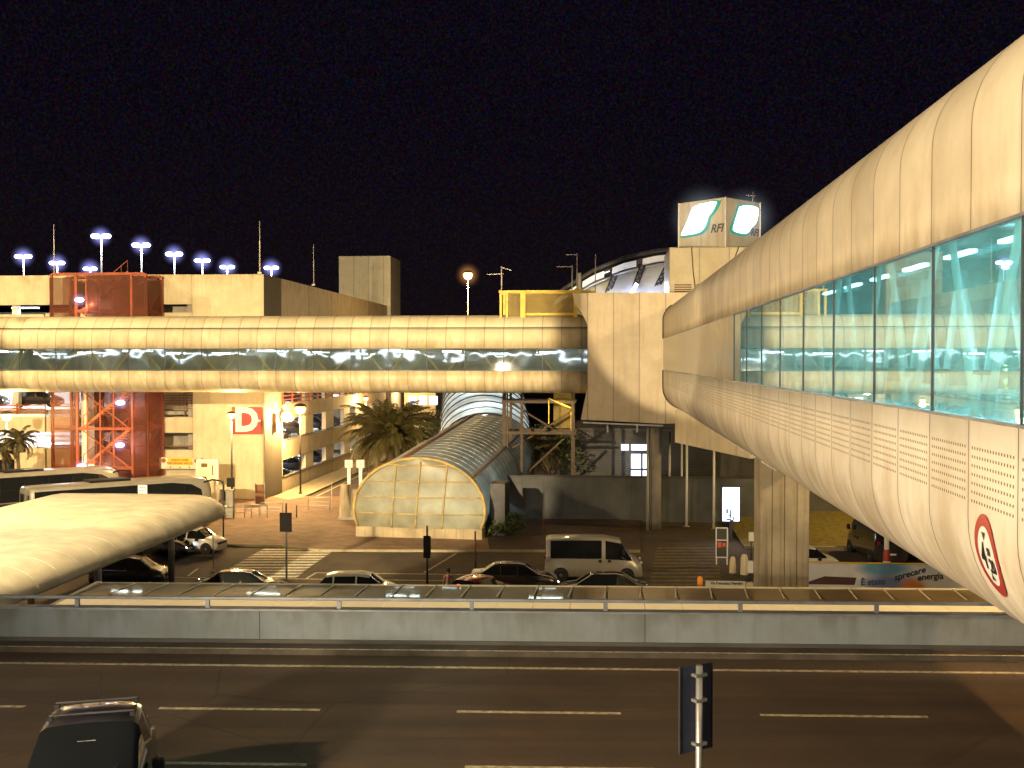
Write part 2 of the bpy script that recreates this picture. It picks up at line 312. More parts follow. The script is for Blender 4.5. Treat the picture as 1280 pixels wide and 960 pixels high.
# ------------------------------------------------------------------ mesh builder
WORLD = {}
SPLIT = {'post', 'guard_bar', 'leg', 'column', 'side_pier', 'beam', 'mesh_panel', 'side_window', 'windscreen', 'corner_trim', 'panel_edge', 'clamp', 'arch_bar', 'rack_clamp', 'round_mark', 'stud', 'white_band',
         'roof_parapet', 'front_fascia', 'recess_fascia', 'side_fascia', 'recess_wall', 'inner_wall', 'rear_wall', 'deck', 'louvre', 'cable', 'number_plate', 'print', 'print_mark',
         'edge_trim', 'window_trim', 'edge_beam', 'handrail', 'ridge_strip', 'ceiling_rib', 'mullion', 'window_bar', 'truss', 'roof_joint', 'arrow_marks', 'mouth_gasket', 'shadow_joint', 'strut'}
class MB:
    def __init__(s, T=None):
        s.v = []; s.f = []; s.sm = []; s.T = T or Matrix()
    def add(s, vs, fs, smooth=False):
        b = len(s.v); s.v += [s.T @ Vector(p) for p in vs]
        for f in fs: s.f.append([b+i for i in f]); s.sm.append(smooth)
        return s
    def box(s, x0, x1, y0, y1, z0, z1):
        vs = [(x, y, z) for x in (x0, x1) for y in (y0, y1) for z in (z0, z1)]
        return s.add(vs, [(0, 1, 3, 2), (4, 6, 7, 5), (0, 4, 5, 1), (2, 3, 7, 6), (0, 2, 6, 4), (1, 5, 7, 3)])
    def frame_axes(s, p0, p1):
        a = Vector(p0); b = Vector(p1); d = (b-a)
        d = d.normalized() if d.length > 1e-9 else Vector((0, 0, 1))
        u = Vector((0, 0, 1)) if abs(d.z) < .95 else Vector((0, 1, 0))
        x = d.cross(u).normalized(); y = x.cross(d).normalized()
        return a, b, x, y
    def bar(s, p0, p1, w, h=None):
        h = h or w; a, b, x, y = s.frame_axes(p0, p1); vs = []
        for e in (a, b):
            for i, j in ((-1, -1), (1, -1), (1, 1), (-1, 1)): vs.append(e + x*(w/2*i) + y*(h/2*j))
        return s.add(vs, [(0, 1, 2, 3), (7, 6, 5, 4), (0, 4, 5, 1), (1, 5, 6, 2), (2, 6, 7, 3), (3, 7, 4, 0)])
    def tube(s, p0, p1, r0, r1=None, n=10, caps=True):
        r1 = r0 if r1 is None else r1; a, b, x, y = s.frame_axes(p0, p1); vs = []
        for e, r in ((a, r0), (b, r1)):
            for k in range(n):
                t = 2*PI*k/n; vs.append(e + x*(r*math.cos(t)) + y*(r*math.sin(t)))
        s.add(vs, [(k, (k+1) % n, n+(k+1) % n, n+k) for k in range(n)], True)
        if caps: s.add(vs, [tuple(range(n))[::-1], tuple(range(n, 2*n))])
        return s
    def path(s, pts, r, n=8):
        pts = [Vector(p) for p in pts]; rings = []
        for i, p in enumerate(pts):
            d = (pts[min(i+1, len(pts)-1)] - pts[max(i-1, 0)]).normalized()
            u = Vector((0, 0, 1)) if abs(d.z) < .9 else Vector((0, 1, 0))
            x = d.cross(u).normalized(); y = x.cross(d).normalized()
            rr = r[i] if isinstance(r, (list, tuple)) else r
            rings.append([p + x*(rr*math.cos(2*PI*k/n)) + y*(rr*math.sin(2*PI*k/n)) for k in range(n)])
        vs = [q for g in rings for q in g]; fs = []
        for i in range(len(pts)-1):
            for k in range(n): fs.append((i*n+k, i*n+(k+1) % n, (i+1)*n+(k+1) % n, (i+1)*n+k))
        s.add(vs, fs, True); s.add(vs, [tuple(range(n)), tuple(range(len(vs)-n, len(vs)))])
        return s
    def lathe(s, prof, n=16, c=(0, 0, 0)):
        vs = []; m = len(prof)
        for k in range(n):
            t = 2*PI*k/n
            for r, z in prof: vs.append((c[0]+r*math.cos(t), c[1]+r*math.sin(t), c[2]+z))
        fs = [(k*m+i, ((k+1) % n)*m+i, ((k+1) % n)*m+i+1, k*m+i+1) for k in range(n) for i in range(m-1)]
        return s.add(vs, fs, True)
    def prism(s, poly, vec, smooth=False):
        """poly: closed 3-D outline pushed along vec"""
        n = len(poly); v = Vector(vec); vs = [Vector(p) for p in poly] + [Vector(p)+v for p in poly]
        s.add(vs, [(k, (k+1) % n, n+(k+1) % n, n+k) for k in range(n)], smooth)
        return s.add(vs, [tuple(range(n)), tuple(range(n, 2*n))])
    def strip(s, rows, smooth=True, closed=False):
        """rows: list of equally long point rows -> skin"""
        m = len(rows[0]); vs = [p for r in rows for p in r]; fs = []
        for i in range(len(rows)-1):
            for j in range(m if closed else m-1):
                k = (j+1) % m; fs.append((i*m+j, i*m+k, (i+1)*m+k, (i+1)*m+j))
        return s.add(vs, fs, smooth)
    def build(s, name, material, parent=None, world=False, bevel=0, fixn=True, segs=2):
        if name in SPLIT and parent is not None:
            par = list(range(len(s.v)))
            def fnd(i):
                while par[i] != i: par[i] = par[par[i]]; i = par[i]
                return i
            for f in s.f:
                for q in f[1:]: par[fnd(q)] = fnd(f[0])
            key = {}
            for i, v in enumerate(s.v):                       # weld coincident points so caps stay with their shaft
                k = (round(v.x, 4), round(v.y, 4), round(v.z, 4))
                if k in key: par[fnd(i)] = fnd(key[k])
                else: key[k] = i
            comp = {}
            for fi, f in enumerate(s.f): comp.setdefault(fnd(f[0]), []).append(fi)
            if 1 < len(comp) <= 100:
                first = None
                for fl in comp.values():
                    used = sorted({i for fi in fl for i in s.f[fi]}); mp = {i: n_ for n_, i in enumerate(used)}
                    b = MB(); b.v = [s.v[i] for i in used]; b.f = [[mp[i] for i in s.f[fi]] for fi in fl]; b.sm = [s.sm[fi] for fi in fl]
                    o = b.build1(name, material, parent, world, bevel, fixn, segs); first = first or o
                return first
        return s.build1(name, material, parent, world, bevel, fixn, segs)
    def build1(s, name, material, parent=None, world=False, bevel=0, fixn=True, segs=2):
        me = bpy.data.meshes.new(name)
        vs = s.v
        if parent is not None and world:
            inv = WORLD[parent.name].inverted(); vs = [inv @ p for p in vs]
        me.from_pydata([tuple(p) for p in vs], [], s.f)
        me.polygons.foreach_set('use_smooth', s.sm)
        if fixn:
            b = bmesh.new(); b.from_mesh(me); bmesh.ops.remove_doubles(b, verts=b.verts, dist=1e-5)
            bmesh.ops.recalc_face_normals(b, faces=b.faces); b.to_mesh(me); b.free()
        me.materials.append(material); me.update()
        o = bpy.data.objects.new(name, me); COL.objects.link(o)
        if parent is not None:
            o.parent = parent; WORLD[o.name] = WORLD[parent.name]
        else: WORLD[o.name] = Matrix()
        if bevel:
            md = o.modifiers.new('bevel', 'BEVEL'); md.width = bevel; md.segments = segs; md.limit_method = 'ANGLE'; md.angle_limit = R(40)
        return o

def tag(o, label, cat, group=None):
    o['label'] = label; o['category'] = cat
    if group: o['group'] = group
    return o
def thing(name, label, cat, loc=(0, 0, 0), rotz=0, group=None):
    o = bpy.data.objects.new(name, None); o.empty_display_size = .3; COL.objects.link(o)
    o.location = loc; o.rotation_euler = (0, 0, rotz)
    WORLD[o.name] = Matrix.Translation(Vector(loc)) @ Matrix.Rotation(rotz, 4, 'Z')
    return tag(o, label, cat, group)
def struct(o, kind='structure'):
    o['kind'] = kind; return o
def copy_tree(o, parent=None):
    c = o.copy(); COL.objects.link(c)
    if parent is not None: c.parent = parent
    for ch in list(o.children): copy_tree(ch, c)
    return c
def put(o, loc, rotz, label=None):
    c = copy_tree(o); c.location = loc; c.rotation_euler = (0, 0, rotz)
    WORLD[c.name] = Matrix.Translation(Vector(loc)) @ Matrix.Rotation(rotz, 4, 'Z')
    if label: c['label'] = label
    return c
def light(kind, parent, loc, energy, col, size=.3, target=None, spot=None, blend=.4, sx=None, sy=None):
    d = bpy.data.lights.new('lamp_light', kind); d.energy = energy; d.color = col
    o = bpy.data.objects.new('lamp_light', d); COL.objects.link(o)
    if kind == 'AREA':
        d.shape = 'RECTANGLE'; d.size = sx; d.size_y = sy
    elif kind != 'SUN': d.shadow_soft_size = size
    if kind == 'SPOT': d.spot_size = spot; d.spot_blend = blend
    p = Vector(loc)
    if parent is not None:
        o.parent = parent; inv = WORLD[parent.name].inverted(); o.location = inv @ p
        if target is not None:
            o.rotation_euler = (inv.to_3x3() @ (Vector(target)-p)).to_track_quat('-Z', 'Y').to_euler()
    else:
        o.location = p
        if target is not None: o.rotation_euler = (Vector(target)-p).to_track_quat('-Z', 'Y').to_euler()
    return o
def text(body, size, material, parent, T, name='lettering', shear=0, ext=.004, mapf=None, bold=0, sx=1):
    cu = bpy.data.curves.new(name, 'FONT'); cu.body = body; cu.size = size; cu.shear = shear; cu.extrude = ext; cu.offset = bold
    cu.align_x = 'CENTER'; cu.align_y = 'CENTER'; cu.resolution_u = 3
    tmp = bpy.data.objects.new('tmp', cu); COL.objects.link(tmp)
    bpy.context.view_layer.update()
    me = bpy.data.meshes.new_from_object(tmp.evaluated_get(bpy.context.evaluated_depsgraph_get()))
    bpy.data.objects.remove(tmp)
    mb = MB()
    for v in me.vertices:
        p = Vector((v.co.x*sx, v.co.y, v.co.z)); p = mapf(p) if mapf else T @ p
        mb.v.append(Vector(p))
    for p in me.polygons: mb.f.append(list(p.vertices)); mb.sm.append(False)
    return mb.build(name, material, parent, world=True, fixn=False)
def bloom_ball(parent, c, r, col, s_):
    """bloom around a lamp, put into a small glowing ball that fades outwards"""
    key = 'bloom_ball_%.2f_%.2f_%.1f' % (col[0], s_, r)
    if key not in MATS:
        m = bpy.data.materials.new('bloom_glow'); nt = nodes_of(m); MATS[key] = m
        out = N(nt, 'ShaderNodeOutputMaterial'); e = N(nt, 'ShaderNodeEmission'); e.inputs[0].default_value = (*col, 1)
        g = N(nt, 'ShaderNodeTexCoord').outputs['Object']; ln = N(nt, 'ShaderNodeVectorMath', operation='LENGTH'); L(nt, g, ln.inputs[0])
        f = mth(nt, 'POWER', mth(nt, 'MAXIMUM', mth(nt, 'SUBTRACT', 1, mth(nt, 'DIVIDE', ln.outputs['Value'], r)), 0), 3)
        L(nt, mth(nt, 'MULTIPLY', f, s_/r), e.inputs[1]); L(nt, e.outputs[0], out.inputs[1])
    me = bpy.data.meshes.new('lamp_bloom'); b = bmesh.new(); bmesh.ops.create_icosphere(b, subdivisions=3, radius=r); b.to_mesh(me); b.free(); me.materials.append(MATS[key])
    o = bpy.data.objects.new('lamp_bloom', me); COL.objects.link(o); o.parent = parent; o.location = WORLD[parent.name].inverted() @ Vector(c)
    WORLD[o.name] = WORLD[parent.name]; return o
SOD = (1, .62, .24); SOD2 = (1, .7, .36); COOL = (.75, .82, 1)

# ------------------------------------------------------------------ world
w = bpy.data.worlds.new('World'); scene.world = w; w.use_nodes = True
nt = w.node_tree; bg = nt.nodes['Background']
sky = nt.nodes.new('ShaderNodeTexSky'); sky.sky_type = 'NISHITA'; sky.sun_disc = False
sky.sun_elevation = R(-9); sky.sun_rotation = R(150)
tc = nt.nodes.new('ShaderNodeTexCoord')
nz = N(nt, 'ShaderNodeTexNoise'); nz.inputs['Scale'].default_value = 420; nz.inputs['Detail'].default_value = 1; nz.inputs['Roughness'].default_value = .8; L(nt, tc.outputs['Generated'], nz.inputs['Vector'])
gsq = mixc(nt, 1.0, nz.outputs['Color'], nz.outputs['Color'], 'MULTIPLY'); gsq = mixc(nt, 1.0, gsq, nz.outputs['Color'], 'MULTIPLY')
nightc = mixc(nt, 1.0, gsq, (.030, .020, .047), 'MULTIPLY')
spz = N(nt, 'ShaderNodeSeparateXYZ'); L(nt, tc.outputs['Generated'], spz.inputs[0])
nightc = mixc(nt, mth(nt, 'MULTIPLY', ramp(nt, mth(nt, 'ABSOLUTE', spz.outputs[2]), .22, .0), .6), nightc, (.0085, .0052, .0050))
add = nt.nodes.new('ShaderNodeMix'); add.data_type = 'RGBA'; add.blend_type = 'ADD'; add.inputs[0].default_value = 1
L(nt, nightc, add.inputs[6])
dim = mixc(nt, 1.0, sky.outputs[0], (.05, .05, .05), 'MULTIPLY'); L(nt, dim, add.inputs[7])
L(nt, add.outputs[2], bg.inputs[0]); bg.inputs[1].default_value = 1.0
sky_glow_fill = light('SUN', None, (0, -20, 60), .012, (1, .85, .7)); sky_glow_fill.name = 'sky_glow_fill'  # weak sun lamp added as a faint sky-glow fill
sky_glow_fill.data.angle = R(5); sky_glow_fill.rotation_euler = (R(50), 0, R(20))

# ------------------------------------------------------------------ ground, roads
g = MB(); n = 30
rows = [[(-600+1200*i/n, 22+900*j/n, LOWZ) for i in range(n+1)] for j in range(n+1)]
rows = [[(-600+1200*i/n, -200, LOWZ) for i in range(n+1)]] + rows
g.strip(rows, False); struct(g.build('lower_ground', M['asphalt']))

RY = R(2.7); RU = Vector((math.cos(RY), math.sin(RY), 0)); RV = Vector((-math.sin(RY), math.cos(RY), 0))
RM = Matrix.Rotation(RY, 4, 'Z')          # road frame: u along the elevated road, v away from the camera
m = MB(RM); m.box(-120, 120, 6, 26.95, -1.2, -.02); struct(m.build('upper_road', M['upasphalt']))
m = MB(RM); m.box(-120, 120, 6, 26.3, -.02, 0); struct(m.build('upper_road_surface', M['upasphalt']))
m = MB(RM); m.box(-120, 120, 26.02, 26.6, 0, .13); struct(m.build('upper_kerb', M['concrete_dim']), 'structure')
m = MB(RM); m.box(-120, 120, 25.0, 25.14, .004, .008)
m.box(-120, 120, 26.03, 26.1, .134, .137)
struct(m.build('upper_edge_marking', M['white_line']))
m = MB(RM)
d0 = at(196, 888, z=0); u0 = d0.dot(RU)
for k in range(-12, 14):
    u = u0 + k*6.17
    m.box(u, u+3.35, 21.85, 21.97, .004, .008)
    m.box(u+.4, u+3.75, 18.85, 18.97, .004, .008)
struct(m.build('lane_marking', M['white_line']))
# parapet of the elevated road
t = thing('parapet_wall', 'long blue grey concrete parapet along the far edge of the elevated road', 'wall', RM @ Vector((0, 26.8, 0)), RY)
m = MB(RM); m.box(-120, 120, 26.65, 26.9, -1.4, .93); m.build('wall_panel', M['parapet'], t, True)
m = MB(RM); m.box(-120, 120, 26.6, 26.645, 0, .22); m.build('base_strip', M['darkc'], t, True)
m = MB(RM); m.box(-120, 120, 26.61, 26.94, .932, .975); m.build('coping', M['rail'], t, True)
t = thing('guard_rail', 'grey steel handrail on short posts running along the top of the parapet wall', 'railing', RM @ Vector((0, 26.78, .95)), RY)
m = MB(RM); m.box(-120, 120, 26.73, 26.83, 1.17, 1.25); m.build('top_rail', M['rail'], t, True, bevel=.015)
up0 = at(252, 755, d=26.7).dot(RU)
for k in range(-9, 10):
    u = up0 + k*3.33
    m = MB(RM); m.box(u-.05, u+.05, 26.735, 26.825, .977, 1.168); m.build('post', M['rail'], t, True)

# plaza pavement and crossings at street level
def sheet(name, pts, z, matr, thick=None):
    m = MB()
    if thick: m.prism([(x, y, z-thick) for x, y in pts], (0, 0, thick))
    else: m.add([(x, y, z) for x, y in pts], [tuple(range(len(pts)))])
    return struct(m.build(name, matr))
def gp(px, py): p = at(px, py, z=LOWZ); return (p.x, p.y)
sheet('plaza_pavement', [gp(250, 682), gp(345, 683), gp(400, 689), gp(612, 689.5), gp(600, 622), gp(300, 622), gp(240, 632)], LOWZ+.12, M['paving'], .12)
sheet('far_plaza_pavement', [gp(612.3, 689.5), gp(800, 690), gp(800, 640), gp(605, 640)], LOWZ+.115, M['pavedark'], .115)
m = MB()
pts = [gp(235, 682.5), gp(345, 683.5), gp(400, 689.6), gp(800, 690.6)]
for a, b in zip(pts, pts[1:]): m.bar((*a, LOWZ+.075), (*b, LOWZ+.075), .16, .15)
struct(m.build('plaza_kerb', M['kerb']))
m = MB()
for k in range(11):
    f = k/10.0; d = 67.0 - 8.4*f; hw = .26
    l = at(326-56*f, d=d, z=LOWZ); r = at(418-48*f, d=d, z=LOWZ)
    m.add([(l.x, l.y-hw, LOWZ+.008), (r.x, r.y-hw, LOWZ+.008), (r.x+.1, r.y+hw, LOWZ+.008), (l.x+.1, l.y+hw, LOWZ+.008)], [(0, 1, 2, 3)])
struct(m.build('crosswalk_marking', mat('crosswalk_paint', (.75, .7, .55), .8, var=.3, scale=6)))
m = MB()
for k in range(12):
    f = k/11.0; d = 67.5 - 11*f; hw = .24
    l = at(822-10*f, d=d, z=LOWZ); r = at(897+6*f, d=d, z=LOWZ)
    m.add([(l.x, l.y-hw, LOWZ+.008), (r.x, r.y-hw, LOWZ+.008), (r.x, r.y+hw, LOWZ+.008), (l.x, l.y+hw, LOWZ+.008)], [(0, 1, 2, 3)])
struct(m.build('far_crosswalk_marking', M['yellow_line']))
m = MB()
for (a, b) in ((gp(382, 724), gp(395, 716)), (gp(395, 716), gp(640, 719)), (gp(235, 720), gp(247, 711)), (gp(530, 716), gp(570, 692)), (gp(160, 721), gp(640, 727))):
    m.bar((*a, LOWZ+.006), (*b, LOWZ+.006), .13, .006)
struct(m.build('street_marking', M['white_line']))
# side street with pavements along the car park
m = MB(); a = [(-27.9, 90), (-27.9, 150), (-25.2, 150), (-25.2, 90), (-26, 88)]
m.prism([(x, y, LOWZ) for x, y in a], (0, 0, .14)); struct(m.build('side_pavement', M['kerb']))
m = MB(); m.box(-24.6, -24.45, 84, 150, LOWZ+.004, LOWZ+.01); struct(m.build('side_street_marking', M['white_line']))
# lit lawn bank on the right
m = MB(); rows = []
for j in range(9):
    y = 68.5+ j*1.7; rows.append([(9+i*2.4, y, LOWZ+.05+.5*(j/8)**1.2*(1+.08*math.sin(i*1.3))) for i in range(18)])
m.strip(rows); struct(m.build('lawn_bank', M['grass']))
m = MB(); m.box(9, 50, 68.0, 68.4, LOWZ, LOWZ+.22); struct(m.build('lawn_kerb', M['kerb']))
m = MB(); m.box(9, 60, 82.2, 82.6, LOWZ, .2)
t = tag(m.build('boundary_wall', M['darkc']), 'tall dark wall closing off the top of the lit lawn bank', 'wall')

# ------------------------------------------------------------------ right walkway tube
FX = 4.2; TW = 5.0; SP = 1.475
def arc(cx, cz, r, a0, a1, n): return [(cx+r*math.cos(R(a0+(a1-a0)*i/n)), cz+r*math.sin(R(a0+(a1-a0)*i/n))) for i in range(n+1)]
lowsec = [(FX, 6.54), (FX, 6.0), (FX, 5.4)] + arc(FX+1.5, 5.4, 1.5, 180, 270, 14)[1:] + arc(FX+TW-1.5, 5.4, 1.5, 270, 360, 10) + [(FX+TW, 6.54)]
upsec = [(FX, 8.65), (FX, 9.2), (FX, 9.86)] + arc(FX+1.2, 9.86, 1.2, 180, 90, 14)[1:] + arc(FX+TW-1.2, 9.86, 1.2, 90, 0, 10) + [(FX+TW, 8.65)]
Y0, Y1 = 11.26-SP*10, 73.5
tubeT = thing('elevated_walkway', 'long cream clad walkway tube with teal windows running away at right over the elevated road', 'walkway', (FX+TW/2, 20, 3.8))
def shell(sec, y0, y1, matr, nm, T, ax=1, thick=.09):
    m = MB()
    n = max(1, int((y1-y0)/SP)); rows = []
    for i in range(n+1):
        y = y0+(y1-y0)*i/n; rows.append([(a, y, b) for a, b in sec] if ax == 1 else [(y, a, b) for a, b in sec])
    m.strip(rows, True)
    o = m.build(nm, matr, T, True)
    md = o.modifiers.new('thickness', 'SOLIDIFY'); md.thickness = thick; md.offset = -1
    return o
shell(lowsec, Y0, Y1, M['tubeperf'], 'lower_shell', tubeT)
shell(upsec, Y0, Y1, M['tube'], 'upper_shell', tubeT)
# window band: bays of glass near, grey panels standing in for reflecting glazing beyond
yb = Y0; bays = []
YG = 11.26+8*2.95
k = -5
while True:
    a = 11.26 + k*2.95; b = a+2.95
    if a >= YG: break
    bays.append((a, b)); k += 1
for a, b in bays:
    m = MB(); m.box(FX+.03, FX+.045, a+.03, b-.03, 6.56, 8.63); m.build('window', M['tubeglass'], tubeT, True)
    m = MB(); m.box(FX+.012, FX+.048, b-.014, b+.014, 6.5, 8.69); m.build('mullion', M['darksteel'], tubeT, True)
m = MB(); m.box(FX+.0, FX+.05, YG+.03, Y1, 6.545, 8.645); m.build('grey_panel', M['tubegrey'], tubeT, True)
m = MB(); m.box(FX-.02, FX+.1, Y0, Y1, 8.64, 8.675); m.box(FX-.02, FX+.1, Y0, Y1, 6.515, 6.55); m.build('window_trim', M['rail'], tubeT, True)
m = MB(); m.box(FX+TW-.05, FX+TW-.03, Y0, Y1, 6.56, 8.63); m.build('far_window', M['farglass'], tubeT, True)
m = MB(); m.box(FX+.12, FX+TW-.12, Y0, Y1, 5.9, 6.0); m.build('floor', M['inside'], tubeT, True)
m = MB(); m.box(FX+.12, FX+TW-.12, Y0, Y1, 9.5, 9.6); m.build('ceiling', M['inside'], tubeT, True)
m = MB()
for i, y in enumerate([11.26+(j-.0)*2.95 for j in range(-5, 9)]):
    m.box(FX+.2, FX+TW-.2, y-.08, y+.08, 9.3, 9.48)
m.build('ceiling_rib', M['inside'], tubeT, True)
for j in range(-4, 8):                             # V struts behind the glass
    yc = 13.2+2.95*j
    for s in (-1, 1):
        m = MB(); m.tube((FX+.3, yc, 6.0), (FX+.3, yc+s*1.42, 9.4), .05); m.build('strut', M['strut'], tubeT, True)
        m = MB(); m.tube((FX+TW-.45, yc+.7, 6.0), (FX+TW-.45, yc+.7+s*1.42, 9.4), .09); m.build('strut', M['strut'], tubeT, True)
for j in range(-4, 9):
    y = 12.6+2.95*j
    m = MB(); m.box(FX+2.6, FX+2.75, y-.75, y+.75, 9.2, 9.26); f = m.build('light_strip', M['fluoteal'], tubeT, True)
    m = MB(); m.box(FX+1.1, FX+1.22, y-.2, y+.2, 9.3, 9.36); m.build('light_strip', M['fluoteal'], tubeT, True)
    if j % 2 == 0: light('AREA', tubeT, (FX+2.6, y+1, 9.15), 300, (.42, .92, 1), target=(FX+2.6, y+1, 0), sx=.4, sy=2.4)
m = MB(); m.path([(FX+.35, y, 7.05) for y in (Y0, 20, 40, YG)], .03); m.path([(FX+TW-.35, y, 7.05) for y in (Y0, 20, 40, YG)], .03); m.build('handrail', M['steel'], tubeT, True)
m = MB(); m.box(FX+.1, FX+TW-.1, YG+.4, YG+.5, 6.0, 9.5); m.build('end_screen', M['inside'], tubeT, True)
m = MB(); m.path([(a-.02 if a < FX+1 else a, 73.38, b) for a, b in (lowsec[::-1][-17:] )], .06); m.path([(a-.02, 73.38, b) for a, b in upsec[:12]], .06); m.build('mouth_gasket', M['darksteel'], tubeT, True)
# dark underslung light slots
m = MB()
for j in range(5): m.box(FX+.55, FX+.6, 30+j*4, 32.6+j*4, 4.18, 4.2)
m.build('edge_trim', M['white'], tubeT, True)
# drain slot seen on one joint
# clearance sign on the curved cladding
def onsec(y, s, off=.012):
    """point on the lower shell: s metres below the top of its flat face (z=6.54)"""
    if s < 1.14: return Vector((FX-off, y, 6.54-s))
    a = (s-1.14)/1.5
    return Vector((FX+1.5-(1.5+off)*math.cos(a), y, 5.4-(1.5+off)*math.sin(a)))
SC = (12.2, 1.5)                                   # y of centre, s of centre
sg = thing('clearance_sign', 'round red bordered height limit sign stuck on the curved cream walkway underside', 'sign', onsec(*SC))
def disc(r0, r1, name, matr, off, cy=SC[0], cs=SC[1]):
    m = MB(); rows = []
    for r in (r0, (r0*2+r1)/3, (r0+2*r1)/3, r1):
        rows.append([onsec(cy - r*.80*math.cos(2*PI*k/48), cs + r*1.12*math.sin(2*PI*k/48), off) for k in range(48)])
    m.strip(rows, True, True); return m.build(name, matr, sg, True, fixn=True)
disc(.30, .42, 'red_border', M['signred'], .014)
disc(.001, .30, 'face', M['signwhite'], .012)
def signmap(cy, cs):
    return lambda p: onsec(SC[0]-cy-p.x*.8, SC[1]-cs-p.y*1.12, .02)   # seen from -X: text x runs towards -Y
text('4', .36, M['ink'], sg, None, mapf=signmap(-.09, -.01), bold=.012, name='numeral')
text('m', .16, M['ink'], sg, None, mapf=signmap(.09, .08), bold=.004, name='letter')
text(',20', .2, M['ink'], sg, None, mapf=signmap(.1, -.1), bold=.006, name='numeral')
m = MB(); m.add([onsec(SC[0]+.06, SC[1]-.27, .02), onsec(SC[0]-.06, SC[1]-.27, .02), onsec(SC[0], SC[1]-.18, .02)], [(0, 1, 2)])
m.add([onsec(SC[0]+.05, SC[1]+.27, .02), onsec(SC[0]-.05, SC[1]+.27, .02), onsec(SC[0], SC[1]+.19, .02)], [(0, 1, 2)])
m.build('arrow_marks', M['ink'], sg, True)

# pier under the tube
t = thing('walkway_pier', 'stained concrete pier with vertical joints carrying the walkway tube', 'pier', (6.75, 41, LOWZ))
m = MB()
for i in range(4):
    x0 = 5.86+i*.45; m.box(x0, x0+.435, 40.3, 41.9, LOWZ, 4.0 if i else 4.02)
m.build('shaft', M['pierc'], t, True, bevel=.03)
m = MB(); m.box(5.9, 7.6, 40.4, 41.8, LOWZ, 3.98); m.build('joint_core', M['darkc'], t, True)
t = thing('downpipe_post', 'thin pale steel post just right of the big concrete pier', 'post', at(1008, d=60, z=LOWZ))
m = MB(); p = at(1008, d=60, z=LOWZ); m.tube(p, (p.x, p.y, .1), .16); m.build('shaft', M['pole'], t, True)
m = MB(); m.box(p.x-.25, p.x+.25, p.y-.25, p.y+.25, LOWZ, LOWZ+.12); m.build('foot', M['concrete'], t, True)

# ------------------------------------------------------------------ junction box
nd = thing('junction_box', 'tall cream panelled junction box where the two walkways meet', 'building', (3, 79, 3))
prof = [(-1.35, 3.15), (-.9, 5.4), (-.9, 9.6), (-1.25, 10.3), (-1.75, 11.0), (-1.95, 11.75), (11, 11.75), (11, 3.0), (4.2, 2.9)]
m = MB(); m.prism([(x, 73.5, z) for x, z in prof], (0, 11, 0)); m.build('shell', M['node'], nd, True)
m = MB(); m.box(-1.4, 10.8, 73.7, 84, 2.6, 2.9); m.build('underside', M['darkc'], nd, True)
m = MB(); m.prism([(4.9, 72, 1.75), (4.9, 72, 3.9), (8.2, 60.5, 3.9), (8.2, 60.5, 1.75)], (4.5, 1.2, 0)); m.build('lower_beam', M['cream'], nd, True)
m = MB(); m.bar((-1.2, 73.6, 2.95), (-1.2+5.4, 73.6, 2.75), .06, .1)
for x in (.4, 2.4): m.box(x, x+.12, 73.5, 73.6, 2.3, 2.8)
m.build('edge_rail', M['steel'], nd, True)
t = thing('junction_column', 'round pale column under the junction box with a pipe beside it', 'column', at(820, d=74.8, z=LOWZ))
p = at(820, d=75.2, z=LOWZ); m = MB(); m.tube(p, (p.x, p.y, 3.0), .38, n=20); m.build('shaft', M['concrete'], t, True)
p2 = at(810, d=74.8, z=LOWZ); m = MB(); m.tube(p2, (p2.x, p2.y, 3.0), .09); m.build('pipe', M['pole'], t, True)
# roof plant room + sign cube
t = thing('roof_plant_room', 'cream panelled plant room on the roof of the junction box', 'building', (8, 80, 11.75))
m = MB(); m.box(4.85, 15, 77.6, 84, 11.75, 15.2); m.build('wall', M['tank'], t, True, bevel=.06)
m = MB()
for i in range(3):
    for k in range(5): m.box(5.2+i*1.55, 6.4+i*1.55, 77.5, 77.58, 11.85+k*.16, 11.93+k*.16)
m.build('louvre', M['brown'], t, True)
m = MB(); m.path([(6.4, 77.55, 15.2), (6.5, 77.5, 13.6), (6.7, 77.5, 12)], .03); m.path([(9.7, 77.55, 15.2), (9.2, 77.5, 13.8), (8.6, 77.5, 12)], .03); m.build('cable', M['darksteel'], t, True)
C0 = at(906, d=78, z=15.25); th = YAW
cube = thing('lit_sign_cube', 'square cream rooftop sign box with glowing white emblems and RFI lettering', 'sign', C0)
ld = (RT*-2.88 + Vector((-math.sin(YAW), math.cos(YAW), 0))*3.15); rd = (RT*3.15 + Vector((-math.sin(YAW), math.cos(YAW), 0))*2.88)
c0 = Vector((C0.x, C0.y, 15.25)); S = 4.27; H = 3.68
m = MB(); m.prism([c0, c0+rd, c0+rd+ld, c0+ld], (0, 0, H)); m.build('box', M['cream'], cube, True, bevel=.04)
m = MB()
for q in (c0, c0+rd, c0+ld): m.box(q.x-.05, q.x+.05, q.y-.05, q.y+.05, 15.2, 15.25+H)
m.build('corner_trim', M['white'], cube, True)
MATS['emblem'] = emis('emblem_light', (.95, 1, .97), 3.2)
M['emblem'] = MATS['emblem']; M['emblemrim'] = mat('emblem_rim', (.03, .3, .24), .4, emit=(.05, .5, .38), es=.25); M['letter'] = mat('sign_letter', (.09, .1, .07), .5)
